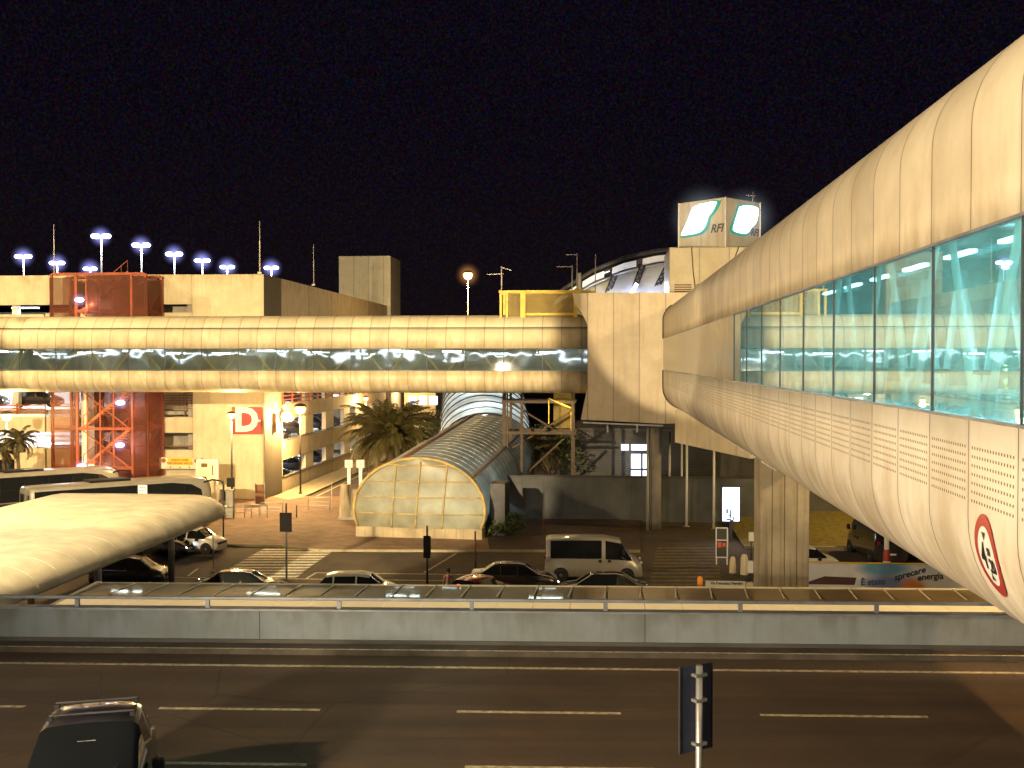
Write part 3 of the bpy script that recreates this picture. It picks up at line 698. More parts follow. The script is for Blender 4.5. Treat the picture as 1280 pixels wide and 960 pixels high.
def emblem(org, dx, flip):
    """org = left top of a face, dx = unit vector along it, z down; u,v in 0..1 of the face"""
    nrm = dx.cross(Vector((0, 0, 1))); nrm = nrm if nrm.y < 0 else -nrm
    def F(u, v, o): return org + dx*(u*S) + Vector((0, 0, -v*H)) + nrm*o
    if not flip:
        out = [(.38, .07), (.93, .03), (.88, .16), (.80, .28), (.70, .36), (.68, .5), (.62, .62), (.5, .70), (.1, .72), (.04, .68), (.12, .5), (.2, .38), (.26, .22)]
        inn = [(.36, .09), (.85, .05), (.80, .16), (.74, .26), (.66, .33), (.62, .47), (.57, .57), (.46, .65), (.1, .67), (.07, .66), (.15, .5), (.22, .38), (.28, .22)]
        tx, tz, ts = .82, .6, .62
    else:
        out = [(.34, .09), (.9, .06), (.95, .2), (.9, .42), (.72, .55), (.66, .68), (.5, .73), (.14, .70), (.10, .62), (.18, .45), (.28, .25)]
        inn = [(.38, .12), (.88, .09), (.91, .2), (.86, .42), (.69, .54), (.62, .64), (.48, .68), (.2, .65), (.18, .6), (.24, .45), (.32, .26)]
        tx, tz, ts = .82, .62, .55
    def smooth(P):
        Q = []
        for i in range(len(P)):
            a, b = Vector(P[i]), Vector(P[(i+1) % len(P)]); Q += [a*.75+b*.25, a*.25+b*.75]
        return Q
    m = MB(); m.prism([F(u, v, .02) for u, v in smooth(out)], nrm*.06); m.build('emblem_rim', M['emblemrim'], cube, True)
    m = MB(); m.prism([F(u, v, .09) for u, v in smooth(inn)], nrm*.06); m.build('emblem', M['emblem'], cube, True)
    T = Matrix.Translation(F(tx, tz, .03)) @ Matrix((( dx.x, 0, nrm.x, 0), (dx.y, 0, nrm.y, 0), (dx.z, 1, nrm.z, 0), (0, 0, 0, 1)))
    text('RFI', ts*1.35, M['letter'], cube, T, shear=.3, bold=.02)
lu = ld.normalized(); ru = rd.normalized()
emblem(c0+ld+Vector((0, 0, H)), -lu, False)
emblem(c0+Vector((0, 0, H)), ru, True)
bloom_ball(cube, c0-lu*-2.1+Vector((0, -.4, 2.3)), 3.0, (.75, .85, 1), .8); bloom_ball(cube, c0+ru*2.3+Vector((0, -.4, 2.3)), 2.8, (.75, .85, 1), .8)

def antenna(px, top, bot, d, label, arms, group=None):
    p = at(px, d=d); zt, zb = zat(top, d), zat(bot, d)
    t = thing('antenna', label, 'antenna', (p.x, p.y, zb), group=group)
    m = MB(); m.tube((p.x, p.y, zb), (p.x, p.y, zt), .05, .04, 8); m.build('mast', M['pole'], t, True)
    if arms:
        m = MB()
        for (dz, l0, l1, up) in arms:
            m.bar(p+RT*l0+Vector((0, 0, zt-dz)), p+RT*l1+Vector((0, 0, zt-dz+up)), .05)
            for k in range(4):
                q = p+RT*(l0+(l1-l0)*k/3)+Vector((0, 0, zt-dz+up*k/3)); m.bar(q+Vector((0, -.3, 0)), q+Vector((0, .3, 0)), .03)
        m.build('aerial_arm', M['pole'], t, True)
antenna(627, 333, 366, 78, 'tall two armed aerial above the left end of the yellow roof cage', [(.1, 0, .7, -.2), (.6, -1, .1, .05)])
antenna(715, 332, 366, 78, 'aerial with a level arm pointing left above the right end of the yellow cage', [(.1, -1.1, .05, .0)])
antenna(721, 317, 366, 80, 'taller aerial with a short bent arm beside the arched roof', [(.1, -.8, .05, .0)])
antenna(744, 318, 384, 80, 'plain thin mast standing in front of the arched roof edge', None)
antenna(940, 240, 256, 81, 'small aerial on top of the lit sign cube', [(.3, -.5, .15, -.05)])
t = thing('vent_pipe', 'short fat pale vent pipe beside the aerials on the junction roof', 'vent', at(724, d=78.5, z=11.7))
p = at(724, d=78.5); m = MB(); m.tube((p.x, p.y, 11.7), (p.x, p.y, zat(342, 78.5)), .13, n=12); m.build('pipe', M['white'], t, True)
m = MB(); m.tube((p.x, p.y, zat(342, 78.5)), (p.x, p.y, zat(341, 78.5)), .17, n=12); m.build('cap', M['steel'], t, True)

# yellow roof cage
t = thing('roof_cage', 'yellow steel frame cage with mesh panels on the walkway roof', 'frame', at(670, d=77, z=10.3))
zc0, zc1 = 10.35, 12.0
xs = [at(px, d=77.5).x for px in (625, 651, 717)]; yy = 76.9
m = MB()
for x, wd in zip([xs[0], xs[0]+.45, xs[1], xs[2]], (.16, .16, .36, .3)): m.box(x, x+wd, yy, yy+.2, zc0-.2, zc1)
for x in (xs[0], xs[1], xs[2]): m.box(x, x+.2, yy+2.6, yy+2.8, zc0-.2, zc1)
m.build('post', M['yellowsteel'], t, True)
m = MB(); m.box(xs[0]-.05, xs[2]+1.6, yy-.03, yy+.23, zc1+.003, zc1+.16); m.box(xs[0]-.05, xs[2]+1.6, yy+2.6, yy+2.85, zc1+.003, zc1+.16)
m.box(xs[1]+.37, xs[2]-.01, yy, yy+.18, zc0+.02, zc0+.2)
m.build('beam', M['yellowsteel'], t, True)
m = MB(); m.box(xs[0]+.2, xs[2], yy+2.7, yy+2.72, zc0, zc1); m.box(xs[0]+.62, xs[1], yy+.1, yy+.12, zc0, zc1); m.box(xs[1]+.4, xs[2], yy+.1, yy+.12, zc0+.2, zc1-.05); m.build('mesh_panel', M['yellowmesh'], t, True)
m = MB(); m.bar((xs[1]+2.0, yy+1.5, zc0), (xs[2]+.3, yy+1.5, zc1+.35), .3, .3); m.build('arch_bar', M['yellowsteel'], t, True)  # made-up bar in place of the hall's arch crossing behind

# ------------------------------------------------------------------ arched roof hall behind
hall = thing('arched_roof_hall', 'hall with a curved roof of white fascia panels and dark edge behind the junction box', 'building', at(850, d=96, z=LOWZ))
D = 96
arch_px = [(640, 420), (668, 392), (700, 362), (740, 337), (780, 321), (820, 312), (860, 308), (905, 306), (950, 309), (1000, 318), (1060, 336)]
def interp(P, x):
    for (a, b), (c, d_) in zip(P, P[1:]):
        if a <= x <= c: return b+(d_-b)*(x-a)/(c-a)
    return P[-1][1]
def apt(px, dy=0, d=D): return at(px, interp(arch_px, px)+dy, d=d)
xs_ = list(range(645, 1060, 12))
m = MB(); m.strip([[apt(x, -1, D-.1), apt(x, 5, D-.4), apt(x, 5, D+2), apt(x, -1, D+30)] for x in xs_]); m.build('roof', M['darksteel'], hall, True)
m = MB(); m.strip([[apt(x, 5.5, D-.6), apt(x, 7.5, D-.9), apt(x, 17, D-.3), apt(x, 17, D+.3)] for x in xs_ if x > 690])
m.build('soffit', M['p_dark'], hall, True)
for a, b in ((692, 724), (728, 755), (765, 795), (803, 848), (856, 900)):
    m = MB(); seg = [a+(b-a)*i/6 for i in range(7)]
    m.strip([[apt(x, 8, D-1.2), apt(x, 14.5, D-1.4), apt(x, 16, D-1.1)] for x in seg], False)
    o = m.build('fascia_panel', M['white'], hall, True); md = o.modifiers.new('t', 'SOLIDIFY'); md.thickness = .12
m = MB(); m.path([apt(x, 19, D-1) for x in range(690, 905, 12)], .12); m.build('gutter_pipe', M['steel'], hall, True)
m = MB(); m.strip([[apt(x, 18, D), (lambda q: (q.x, q.y-3, 11))(apt(x, 0, D-3))] for x in xs_ if x > 690], True); m.build('end_wall', M['white'], hall, True)
for (xa, ya, xb, yb) in ((748, 395, 768, 345), (783, 388, 803, 332), (810, 380, 838, 325)):
    m = MB(); pv = None
    for i in range(19):
        f = i/18; q = at(xa+(xb-xa)*f+(2.2 if i % 2 else -2.2), ya+(yb-ya)*f, d=D-3.4+2*f)
        if pv is not None: m.bar(pv, q, .14)
        pv = q
    m.tube(at(xa-3, ya, d=D-3.4), at(xb-3, yb, d=D-1.4), .07, n=6); m.tube(at(xa+3, ya, d=D-3.4), at(xb+3, yb, d=D-1.4), .07, n=6)
    m.build('truss', M['darksteel'], hall, True)
p = at(791, 364, d=91); m = MB(); m.bar(p-RT*.25+Vector((0, 0, -.5)), p+RT*.3+Vector((0, 0, .6)), .6, .25); m.build('floodlight', M['whiteglow'], hall, True)
light('POINT', hall, at(790, 366, d=90), 1500, COOL, .4)
bloom_ball(hall, p, 1.1, (.5, .5, 1), 2.5)

# ------------------------------------------------------------------ left bridge
BY = 76.0; BX0, BX1 = -95, -.9
br = thing('straight_walkway', 'straight cream clad walkway bridge with a ribbon window crossing at left', 'walkway', (-40, BY+2, 4.8))
lows = [(BY, 6.45), (BY, 5.75), (BY+.12, 5.4), (BY+.45, 5.08), (BY+1.0, 4.88), (BY+1.6, 4.82), (BY+3.2, 4.82), (BY+4.2, 5.1), (BY+4.6, 5.7), (BY+4.6, 6.45)]
ups = [(BY, 8.0), (BY, 8.9), (BY+.08, 9.25), (BY+.25, 9.5)]
crn = [(BY+.27, 9.53), (BY+.8, 10.2), (BY+1.5, 10.42), (BY+3.2, 10.42), (BY+4.3, 9.7), (BY+4.6, 8.9), (BY+4.6, 8.0)]
def shellx(sec, matr, nm):
    m = MB(); n = 60
    m.strip([[(BX0+(BX1-BX0)*i/n, a, b) for a, b in sec] for i in range(n+1)], True)
    o = m.build(nm, matr, br, True); md = o.modifiers.new('thickness', 'SOLIDIFY'); md.thickness = .08; md.offset = -1
shellx(lows, M['bridge'], 'lower_shell'); shellx(ups, M['bridge'], 'upper_shell'); shellx(crn, M['bridge'], 'roof_shell')
m = MB(); m.box(BX0, BX1, BY+.2, BY+.3, 9.46, 9.53); m.build('roof_joint', M['darksteel'], br, True)
xb = -1.37*1
i = 0
while xb > -72:
    a = xb-2.74
    m = MB(); m.box(a+.02, xb-.02, BY+.04, BY+.055, 6.46, 7.99); m.build('window', M['bridgeglass'], br, True)
    m = MB(); m.box(a-.02, a+.02, BY-.005, BY+.08, 6.42, 8.03); m.build('mullion', M['darksteel'], br, True)
    xb = a; i += 1
m = MB(); m.box(-1.37, -.95, BY+.04, BY+.06, 6.45, 8.0); m.build('window', M['bridgeglass'], br, True)
m = MB(); m.box(BX0, BX1, BY-.012, BY+.06, 7.995, 8.03); m.box(BX0, BX1, BY-.012, BY+.06, 6.42, 6.455); m.build('window_trim', M['darksteel'], br, True)
m = MB(); m.box(BX0, BX1, BY+4.5, BY+4.52, 6.45, 8.0); m.build('far_window', M['greyglass'], br, True)
M['brint'] = mat('bridge_interior', (.5, .55, .48), .7, var=.3, scale=.6)
m = MB(); m.box(BX0, BX1, BY+.15, BY+4.45, 5.95, 6.05); m.build('floor', M['brint'], br, True)
m = MB(); m.box(BX0, BX1, BY+.15, BY+4.45, 8.55, 8.6); m.build('ceiling', M['brint'], br, True)
m = MB()
for j in range(-18, 1):
    x = -3+j*4.1
    m.bar((x, BY+.5, 6), (x+2, BY+.5, 8.6), .14); m.bar((x+4.1, BY+.5, 6), (x+2, BY+.5, 8.6), .14)
m.build('strut', M['yellowsteel'], br, True)
for j in range(-20, 1):
    x = -4+j*3.5
    m = MB(); m.box(x-.7, x+.7, BY+3.3, BY+3.42, 7.72+.12*math.sin(j*1.9), 7.82+.12*math.sin(j*1.9)); m.build('light_strip', M['fluo'], br, True)  # wavy glowing strips added to imitate lamp streaks mirrored in the panes
    if j % 3 == 0: light('AREA', br, (x, BY+2.6, 8.4), 300, (.85, .95, .9), target=(x, BY+2.6, 0), sx=2.5, sy=.3)

# ------------------------------------------------------------------ terminal behind the viewer (seen in the window reflections)
tm = thing('terminal_building', 'long pale terminal facade with rows of lit strip lamps behind the viewpoint', 'building', (-10, -12, LOWZ))
m = MB(); m.box(-90, 60, -16, -12, LOWZ, 16); m.build('wall', M['concrete'], tm, True)
m = MB(); m.box(-90, 60, -12, -9.5, 10.6, 11); m.build('eave', M['concrete'], tm, True)
m = MB()
for j in range(44): m.box(-88+j*3.4, -85.4+j*3.4, -11.9, -11.7, 8.0, 8.5)
m.build('strip_lamp', emis('facade_lamp', (.8, .9, 1), 5), tm, True)

# ------------------------------------------------------------------ glazed street canopy (below the parapet)
cn = thing('street_canopy', 'long low canopy roof of dark sheets with a pale self-glowing front strip behind the parapet', 'canopy', RM @ Vector((0, 31, LOWZ)), RY)
ul = at(128, 727, z=0).dot(RU); vl = 34.4
def slantu(v): # left edge keeps to the Y direction
    return at(128, 727, z=0).dot(RU) + (vl-v)*math.tan(-RY)
pw = 1.09
m = MB(RM)
k = 0
for k in range(0, 58):
    a = ul+k*pw+.02; b = ul+(k+1)*pw-.02
    def sh(v): return (vl-v)*(-math.tan(RY))
    m.prism([(a+sh(32.25), 32.25, -.06), (b+sh(32.25), 32.25, -.06), (b+sh(vl), vl, -.1), (a+sh(vl), vl, -.1)], (0, 0, .05))
m.build('roof_sheet', M['canopyglass'], cn, True, bevel=.0)
m = MB(RM)
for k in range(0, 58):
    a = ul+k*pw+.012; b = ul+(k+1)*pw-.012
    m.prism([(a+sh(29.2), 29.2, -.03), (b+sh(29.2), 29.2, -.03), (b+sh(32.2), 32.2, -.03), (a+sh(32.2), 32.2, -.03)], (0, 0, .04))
m.build('front_sheet', mat('canopy_front_glow_sheet', (.66, .56, .36), .45, var=.12, scale=1.2, emit=(1, .68, .3), es=.45), cn, True)  # emission stands in for lamplight on the front strip
m = MB(RM); seam = MB(RM)
for k in range(0, 59):
    a = ul+k*pw
    seam.prism([(a-.02+sh(29.2), 32.2, -.12), (a+.02+sh(29.2), 32.2, -.12), (a+.02, vl, -.12), (a-.02, vl, -.12)], (0, 0, .1))
seam.build('glazing_bar', M['cream'], cn, True)
m = MB(RM); m.box(ul-.1, ul+64, vl, vl+.1, -.2, -.02); m.box(ul-.1, ul+64, 32.2, 32.25, -.2, -.03); m.box(ul-.16, ul-.02, 29.2, vl, -.2, .02); m.build('edge_beam', M['cream'], cn, True)
m = MB(RM); m.box(ul-.1, ul+64, 29.2, vl, -.35, -.22); m.build('underside', M['darkc'], cn, True)
for k in range(8):
    m = MB(RM); m.tube((ul+2+k*8, 31.5, LOWZ), (ul+2+k*8, 31.5, -.35), .12); m.build('column', M['steel'], cn, True)

# ------------------------------------------------------------------ big cream bus canopy at left
bc = thing('bus_shelter_canopy', 'large cream canopy with a rounded drooping edge over the bus bays at left', 'canopy', (-24, 45, LOWZ))
def csec(xl, xr, zt=.05):
    pts = []
    w_ = 1.7; h_ = .95
    for i in range(9):
        a = R(90*i/8); pts.append((xr-w_+w_*math.sin(a), zt-h_+h_*math.cos(a)))
    left = [(xl+.02, zt-.5), (xl, zt-.2), (xl+.3, zt), ((xl+xr-w_)/2, zt+.02)]
    under = [(xr-.12, zt-h_-.06), (xr-.7, zt-h_+.1), (xr-2.4, zt-.55), (xl+.5, zt-.55)]
    return left+pts+under
rows = []
for y in [20+i*1.6 for i in range(20)] + [51, 52, 53, 54, 55, 56, 56.6, 57, 57.2]:
    e = max(0, (y-53.3)/4.0); xr = -19.5-1.7*(1-math.sqrt(max(0, 1-min(1, e)**2)))
    zt = .05-.5*max(0, (y-55.5)/1.7)**2
    xl = -29.3 + .6*max(0, (y-55.5)/1.7)**2
    rows.append([(a, y, b) for a, b in csec(xl, xr, zt)])
m = MB(); m.strip(rows, True, True); m.add(rows[-1], [tuple(range(len(rows[-1])))]); m.add(rows[0], [tuple(range(len(rows[0])))])
m.build('roof', M['canopy'], bc, True)
m = MB()
for k_ in range(1, len(rows)-4, 1):
    if k_ < 20: m.path([Vector(q)+Vector((.004, 0, .004)) for q in rows[k_][4:13]], .004, 4)
m.build('panel_joint', M['pole'], bc, True)
m = MB(); m.path([Vector(r_[12])+Vector((.01, 0, -.02)) for r_ in rows[:-3]], .035, 6); m.build('drip_edge', M['steel'], bc, True)
for (x, y) in ((-22.2, 54.2), (-22.2, 46), (-22.2, 38), (-27.5, 50), (-27.5, 40)):
    m = MB(); m.tube((x, y, LOWZ), (x, y, -.52), .16, n=14); m.build('column', M['steel'], bc, True)

# ------------------------------------------------------------------ barrel-vaulted glazed entrance
va = thing('vaulted_entrance', 'barrel vaulted translucent entrance tunnel with a gridded rounded end wall', 'building', (-12, 70, LOWZ))
A0 = Vector((-11.9, 70.1, 0)); A1 = Vector((-10.1, 94.9, 0)); A2 = Vector((-12.6, 115, 0))
ax = (A1-A0).normalized(); side = Vector((ax.y, -ax.x, 0))
def vring(c, zc, a=4.42, b=3.4, a0=-20, a1=200, n=40):
    return [c + side*(a*math.cos(R(a1+(a0-a1)*i/n))) + Vector((0, 0, zc+b*math.sin(R(a1+(a0-a1)*i/n)))) for i in range(n+1)]
z0, z1, z2 = -2.65, -1.0, 3.6
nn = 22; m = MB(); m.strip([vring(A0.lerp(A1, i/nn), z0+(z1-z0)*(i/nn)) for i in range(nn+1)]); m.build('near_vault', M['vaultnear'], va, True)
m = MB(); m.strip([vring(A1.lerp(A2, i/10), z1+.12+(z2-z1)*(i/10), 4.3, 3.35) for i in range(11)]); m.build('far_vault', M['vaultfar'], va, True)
m = MB()
for i in range(0, 10): m.path(vring(A1.lerp(A2, i/10), z1+.12+(z2-z1)*(i/10), 4.34, 3.39)[::2], .07, 6)
m.build('arch_rib', M['darksteel'], va, True)
m = MB()
for i in range(1, 20): m.path(vring(A0.lerp(A1, i/20), z0+(z1-z0)*(i/20), 4.43, 3.41)[::2], .022, 5)
m.build('arch_rib', M['steel'], va, True)
for dg, ww in ((104, .16), (38, .1)):
    m = MB(); m.path([A0.lerp(A1, f)+side*(4.44*math.cos(R(dg)))+Vector((0, 0, z0+(z1-z0)*f+3.43*math.sin(R(dg)))) for f in (0.01, .5, 1)], ww, 6); m.build('ridge_strip', M['brown'], va, True)
# end wall, slightly bulging
fr = vring(A0, z0)
def fpt(u, v, off=0):
    """u across -1..1, v height 0..1 of the end wall"""
    zz = z0+3.4*math.sin(R(-20)) + v*(3.4*(1+math.sin(R(20))))
    s_ = max(-1, min(1, (zz-z0)/3.4)); hw = 4.42*math.sqrt(max(0, 1-s_*s_))
    b = .35*(1-u*u)*(1-(v-.3)**2)
    return A0+side*(u*hw)-ax*(b+off)+Vector((0, 0, zz))
m = MB(); m.strip([[fpt(-1+2*i/16, j/14) for i in range(17)] for j in range(15)]); m.build('end_wall', M['vaultface'], va, True)
m = MB()
for xo in (-1.65, -.02, 1.75):
    col_ = []
    for j in range(25):
        v = j/24; zz_ = (v*(1+math.sin(R(20)))-math.sin(R(20))); hw_ = 4.42*math.sqrt(max(0, 1-min(1, zz_)**2))
        if hw_ > abs(xo)*1.01+.02: col_.append(fpt((xo+.35*(v-.4))/max(hw_, .3) if abs(xo+.35*(v-.4)) < hw_ else math.copysign(1, xo), v, .05))
    m.path(col_, .055, 6)
for v in (.2, .44, .67, .9): m.path([fpt(-1+2*i/12, v, .05) for i in range(13)], .05, 6)
m.build('mullion', M['ochre'], va, True)
m = MB(); m.path([p-ax*.05 for p in fr[::1]], .1, 8); m.build('rim', M['ochre'], va, True)
m = MB(); b0 = A0-ax*.2; m.prism([b0-side*4.25+Vector((0, 0, LOWZ)), b0+side*4.25+Vector((0, 0, LOWZ)), b0+side*4.25+ax*24+Vector((0, 0, LOWZ)), b0-side*4.25+ax*24+Vector((0, 0, LOWZ))], (0, 0, .78)); m.build('plinth', M['pierc'], va, True)
m = MB(); q = A0+side*4.6+ax*1.5; m.T = Matrix.Translation((q.x, q.y, LOWZ)) @ Matrix.Rotation(-R(4), 4, 'Z'); m.box(-.15, .9, 0, 2.0, 0, 3.6); m.build('side_cabinet', M['darksteel'], va, True, bevel=.03)
for f in (.05, .22):
    for u in (-2.4, .8, 2.6): light('POINT', va, A0.lerp(A1, f)+side*u+Vector((0, 0, z0+(.9 if u < 1 else .2))), 150 if f < .1 else 160, (.6, .8, .9), .2)
for f in (.5, .8): light('POINT', va, A0.lerp(A1, f)+Vector((0, 0, z0+2)), 90, (.7, .85, .8), .3)
for f in (.15, .45, .75): light('POINT', va, A1.lerp(A2, f)+Vector((0, 0, z1+1.6+(z2-z1)*f)), 700, (.85, .95, 1), .4)
# ------------------------------------------------------------------ grey wall, dark building, steel stair under the bridge
t = thing('grey_yard_wall', 'long dull grey wall at street level behind the parked van', 'wall', at(780, d=79, z=LOWZ))
a = at(612, d=80); b = at(960, d=78); m = MB(); m.bar((a.x, a.y, (LOWZ-1.4)/2), (b.x, b.y, (LOWZ-1.4)/2), .3, 3.2); m.build('panel', M['wallgrey'], t, True)
m = MB(); m.bar((a.x, a.y, -1.35), (b.x, b.y, -1.35), .4, .1); m.build('coping', M['darkc'], t, True)
db = thing('dark_office_building', 'dark slatted building under the junction box with a few bright windows', 'building', at(820, d=100, z=LOWZ))
a = at(700, d=100); b = at(1110, d=100)
m = MB(); m.box(a.x, b.x, a.y, a.y+12, LOWZ, .7); m.build('wall', M['darkc'], db, True)
m = MB()
for k in range(17): m.box(a.x+.2, b.x, a.y-.08, a.y-.003, -3.6+k*.25, -3.52+k*.25)
m.build('slat', M['darksteel'], db, True)
def litwin(px0, px1, py0, py1, d=99.8):
    p = at(px0, d=d); q = at(px1, d=d)
    yw = a.y-.12
    m = MB(); m.box(p.x, q.x, yw-.05, yw, zat(py1, d), zat(py0, d)); return m.build('window', M['winlit'], db, True)
for r in ((776.5, 786, 555, 562.5), (789, 811, 555, 562.5), (789, 801, 567, 585), (803.5, 811, 567, 585), (789, 801, 587.5, 595), (803.5, 811, 587.5, 595),
          (926, 936, 571, 592), (937.5, 940, 571, 592), (941.5, 944, 571, 580), (941.5, 944, 582, 592)): litwin(*r)
m = MB(); m.box(a.x-.2, b.x, a.y-.25, a.y+12.2, .703, .9); m.build('roof', M['darkc'], db, True)
light('POINT', db, at(795, 580, d=97), 150, COOL, .4)

st = thing('yellow_stair_tower', 'yellow steel stair tower standing behind the grey wall under the bridge', 'staircase', at(680, d=84, z=LOWZ))
def xx(px, d=84): return at(px, d=d).x
ys = at(680, d=84).y
m = MB()
for px, w_ in ((630, .28), (634, .12), (652, .2), (716, .24)): m.box(xx(px)-w_/2, xx(px)+w_/2, ys-.1, ys+.1, LOWZ, 4.8)
for px in (634, 716): m.box(xx(px)-.1, xx(px)+.1, ys+3, ys+3.2, LOWZ, 4.8)
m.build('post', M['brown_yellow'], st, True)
m = MB()
for z in (zat(541, 84), zat(502, 84)): m.box(xx(627), xx(720), ys-.14, ys+.04, z-.12, z+.1); m.box(xx(627), xx(720), ys+3, ys+3.15, z-.12, z+.1)
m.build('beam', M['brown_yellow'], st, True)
m = MB()
m.bar(at(688, 500, d=84.5), at(714, 512, d=84.5), .1); m.bar(at(640, 560, d=85.5), at(714, 515, d=85.5), .4, .12); m.bar(at(660, 590, d=86), at(705, 548, d=86), .4, .12)
m.bar(at(640, 505, d=85.5), at(690, 535, d=85.5), .35, .12)
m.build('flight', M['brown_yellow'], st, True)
m = MB(); m.box(xx(690), xx(714), ys+2.9, ys+2.93, zat(538, 84), 4.7); m.build('mesh_panel', M['yellowmesh'], st, True)
m = MB(); m.bar(at(686, 498, d=83.8), at(686, 530, d=83.8), .07); m.bar(at(686, 498, d=83.8), at(714, 510, d=83.8), .07); m.bar(at(714, 515, d=83.8), at(714, 538, d=83.8), .07); m.build('handrail', M['signyellow'], st, True)
light('POINT', st, at(702, 512, d=83.4), 160, (1, .75, .25), .2)

# ------------------------------------------------------------------ car park
CY = 88.5; XR = -28.1; XL = -78
cp = thing('car_park', 'big cream multi storey car park with open lit parking decks at left', 'building', (-50, 100, LOWZ))
m = MB(); m.box(-34.3, XR, CY, 93.4, LOWZ, 14.38); m.build('corner_tower', M['carwall'], cp, True)
m = MB(); m.box(XL, -34.32, CY+.02, CY+.4, 11.9, 14.4); m.build('roof_parapet', M['carwall'], cp, True)
m = MB(); m.box(XR-.4, XR-.01, 93.42, 140, 10.9, 14.38); m.build('roof_parapet', M['carside'], cp, True)
m = MB(); m.box(XL, XR-.42, CY+.42, 140, 12.6, 13.0); m.build('roof', M['darkc'], cp, True)
m = MB(); m.box(XL, XL+.4, CY+.41, 140, LOWZ, 14.4); m.box(XL+.4, XR-.42, 139.6, 140, LOWZ, 14.38); m.build('rear_wall', M['carwall'], cp, True)
decks = [(-3.2, 'lower'), (0.0, ''), (3.2, ''), (6.6, ''), (10.0, '')]
m = MB()
for z in (-.35, 2.85, 6.0, 9.4): m.box(XL+.41, XR-.42, CY+.8, 139.5, z-.3, z)
m.build('deck', M['concrete'], cp, True)
# front fascias left of the red stair
m = MB()
for z0_, z1_ in ((LOWZ, -.3), (1.05, 2.35), (8.5, 11.1)): m.box(XL+.41, -47.3, CY, CY+.35, z0_, z1_)
m.build('front_fascia', M['carwall'], cp, True)
m = MB()
for z0_, z1_ in ((LOWZ, -.35), (1.05, 2.35), (4.5, 6), (8, 11.2)): m.box(-47.2, -34.33, CY+.12, CY+.5, z0_, z1_)
m.build('recess_fascia', M['carwall'], cp, True)
m = MB()
m.box(-39, -34.35, CY+2.5, CY+2.7, LOWZ, 12); m.box(-34.9, -34.4, CY+.55, CY+2.4, LOWZ, 12)
m.build('recess_wall', M['concrete'], cp, True)
m = MB()
for k in range(6): m.bar((-38.6, CY+.3, 3.1+k*.22), (-34.4, CY+.3, 3.1+k*.22), .06)
for x in (-38.3, -37.4, -35.2): m.box(x, x+.1, CY+.34, CY+.42, 2.36, 4.4)
m.bar((-38.6, CY+.2, -.1), (-34.4, CY+.2, -.1), .12, .1)
m.build('railing', M['brown'], cp, True)
m = MB(); m.box(-38.6, -34.3, CY-.02, CY+.1, -.36, -.28); m.box(-38.6, -34.3, CY-.0, CY+.1, .98, 1.04); m.build('shadow_joint', M['darksteel'], cp, True)
m = MB()
for k in range(3): m.bar((XL+.5, CY+.1, 2.75+k*.28), (-47.3, CY+.1, 2.75+k*.28), .1)
for i in range(12): m.box(-47.4-i*2.5, -47.3-i*2.5, CY+.15, CY+.25, 2.36, 3.45)
m.build('railing', M['redsteel'], cp, True)
m = MB(); m.bar((XL+.5, CY+.1, 2.46), (-47.3, CY+.1, 2.46), .2, .24); m.bar((XL+.5, CY+.05, .02), (-47.3, CY+.05, .02), .08, .12); m.bar((XL+.5, CY+.05, -.2), (-47.3, CY+.05, -.2), .06, .06); m.build('guard_bar', M['white'], cp, True)
m = MB()
for i in range(7):
    x = -50.3-i*4.2; m.box(x-.25, x+.25, CY+.8, CY+1.3, LOWZ, 11.9)
for i in range(9):
    y = 95+i*5.2; m.box(-40.3, -39.8, y, y+.5, LOWZ, 11.9)
m.build('column', M['white'], cp, True)
m = MB(); m.box(XL+.5, -41, 104, 104.2, LOWZ, 12); m.box(-38, -37.8, 104.3, 139, LOWZ, 12); m.build('inner_wall', M['white'], cp, True)
# right hand face: piers and fascias with openings between
piers = [(93.42, 93.9), (101.3, 104.1), (109, 112.3), (117, 119.6), (124.6, 127), (132, 134.5), (139, 139.6)]
m = MB()
for z0_, z1_ in ((LOWZ, -3.2), (-1.7, 0), (1.9, 3.25)): m.box(XR-.35, XR-.02, 93.42, 140, z0_, z1_)
m.build('side_fascia', M['carside'], cp, True)
m = MB()
for a_, b_ in piers: m.box(XR-.5, XR-.08, a_, b_, LOWZ, 11)
m.build('side_pier', M['cream_plain'], cp, True)
m = MB()
for k in range(4): m.bar((XR+.0, 93.5, 3.3+k*.35), (XR+.0, 139, 3.3+k*.35), .09)
for i in range(16): m.box(XR-.06, XR+.06, 93.6+i*3, 93.7+i*3, 3.2, 4.5)
m.build('railing', M['redsteel'], cp, True)
m = MB(); m.bar((XR+.03, 93.5, .12), (XR+.03, 139, .12), .06, .08); m.bar((XR+.03, 93.5, -3.1), (XR+.03, 139, -3.1), .06, .08)
m.build('guard_bar', M['steel'], cp, True)
# deck lighting
def decklamp(x, y, z, e=900, l=2.4, axx=True, col=(.95, .95, 1)):
    m = MB(); (m.box(x-l/2, x+l/2, y-.09, y+.09, z, z+.08) if axx else m.box(x-.09, x+.09, y-l/2, y+l/2, z, z+.08)); m.build('strip_lamp', M['fluo'], cp, True)
    if e: light('AREA', cp, (x, y, z-.05), e, col, target=(x, y, z-5), sx=2.4 if axx else .3, sy=.3 if axx else 2.4)
for x in (-50, -57, -65):
    decklamp(x, CY+5, .75, 1100); decklamp(x, CY+5, 5.5, 1400); decklamp(x, CY+2, 11.7, 900)
    decklamp(x+3, CY+11, 2.2, 1200); decklamp(x+3, CY+11, 5.5, 1200)
for y in (97.5, 106.5, 115, 122, 130):
    decklamp(XR-5.5, y, -.8, 900, axx=False); decklamp(XR-5.5, y, 2.3, 1000, axx=False); decklamp(XR-5.5, y, 5.4, 1000, axx=False)
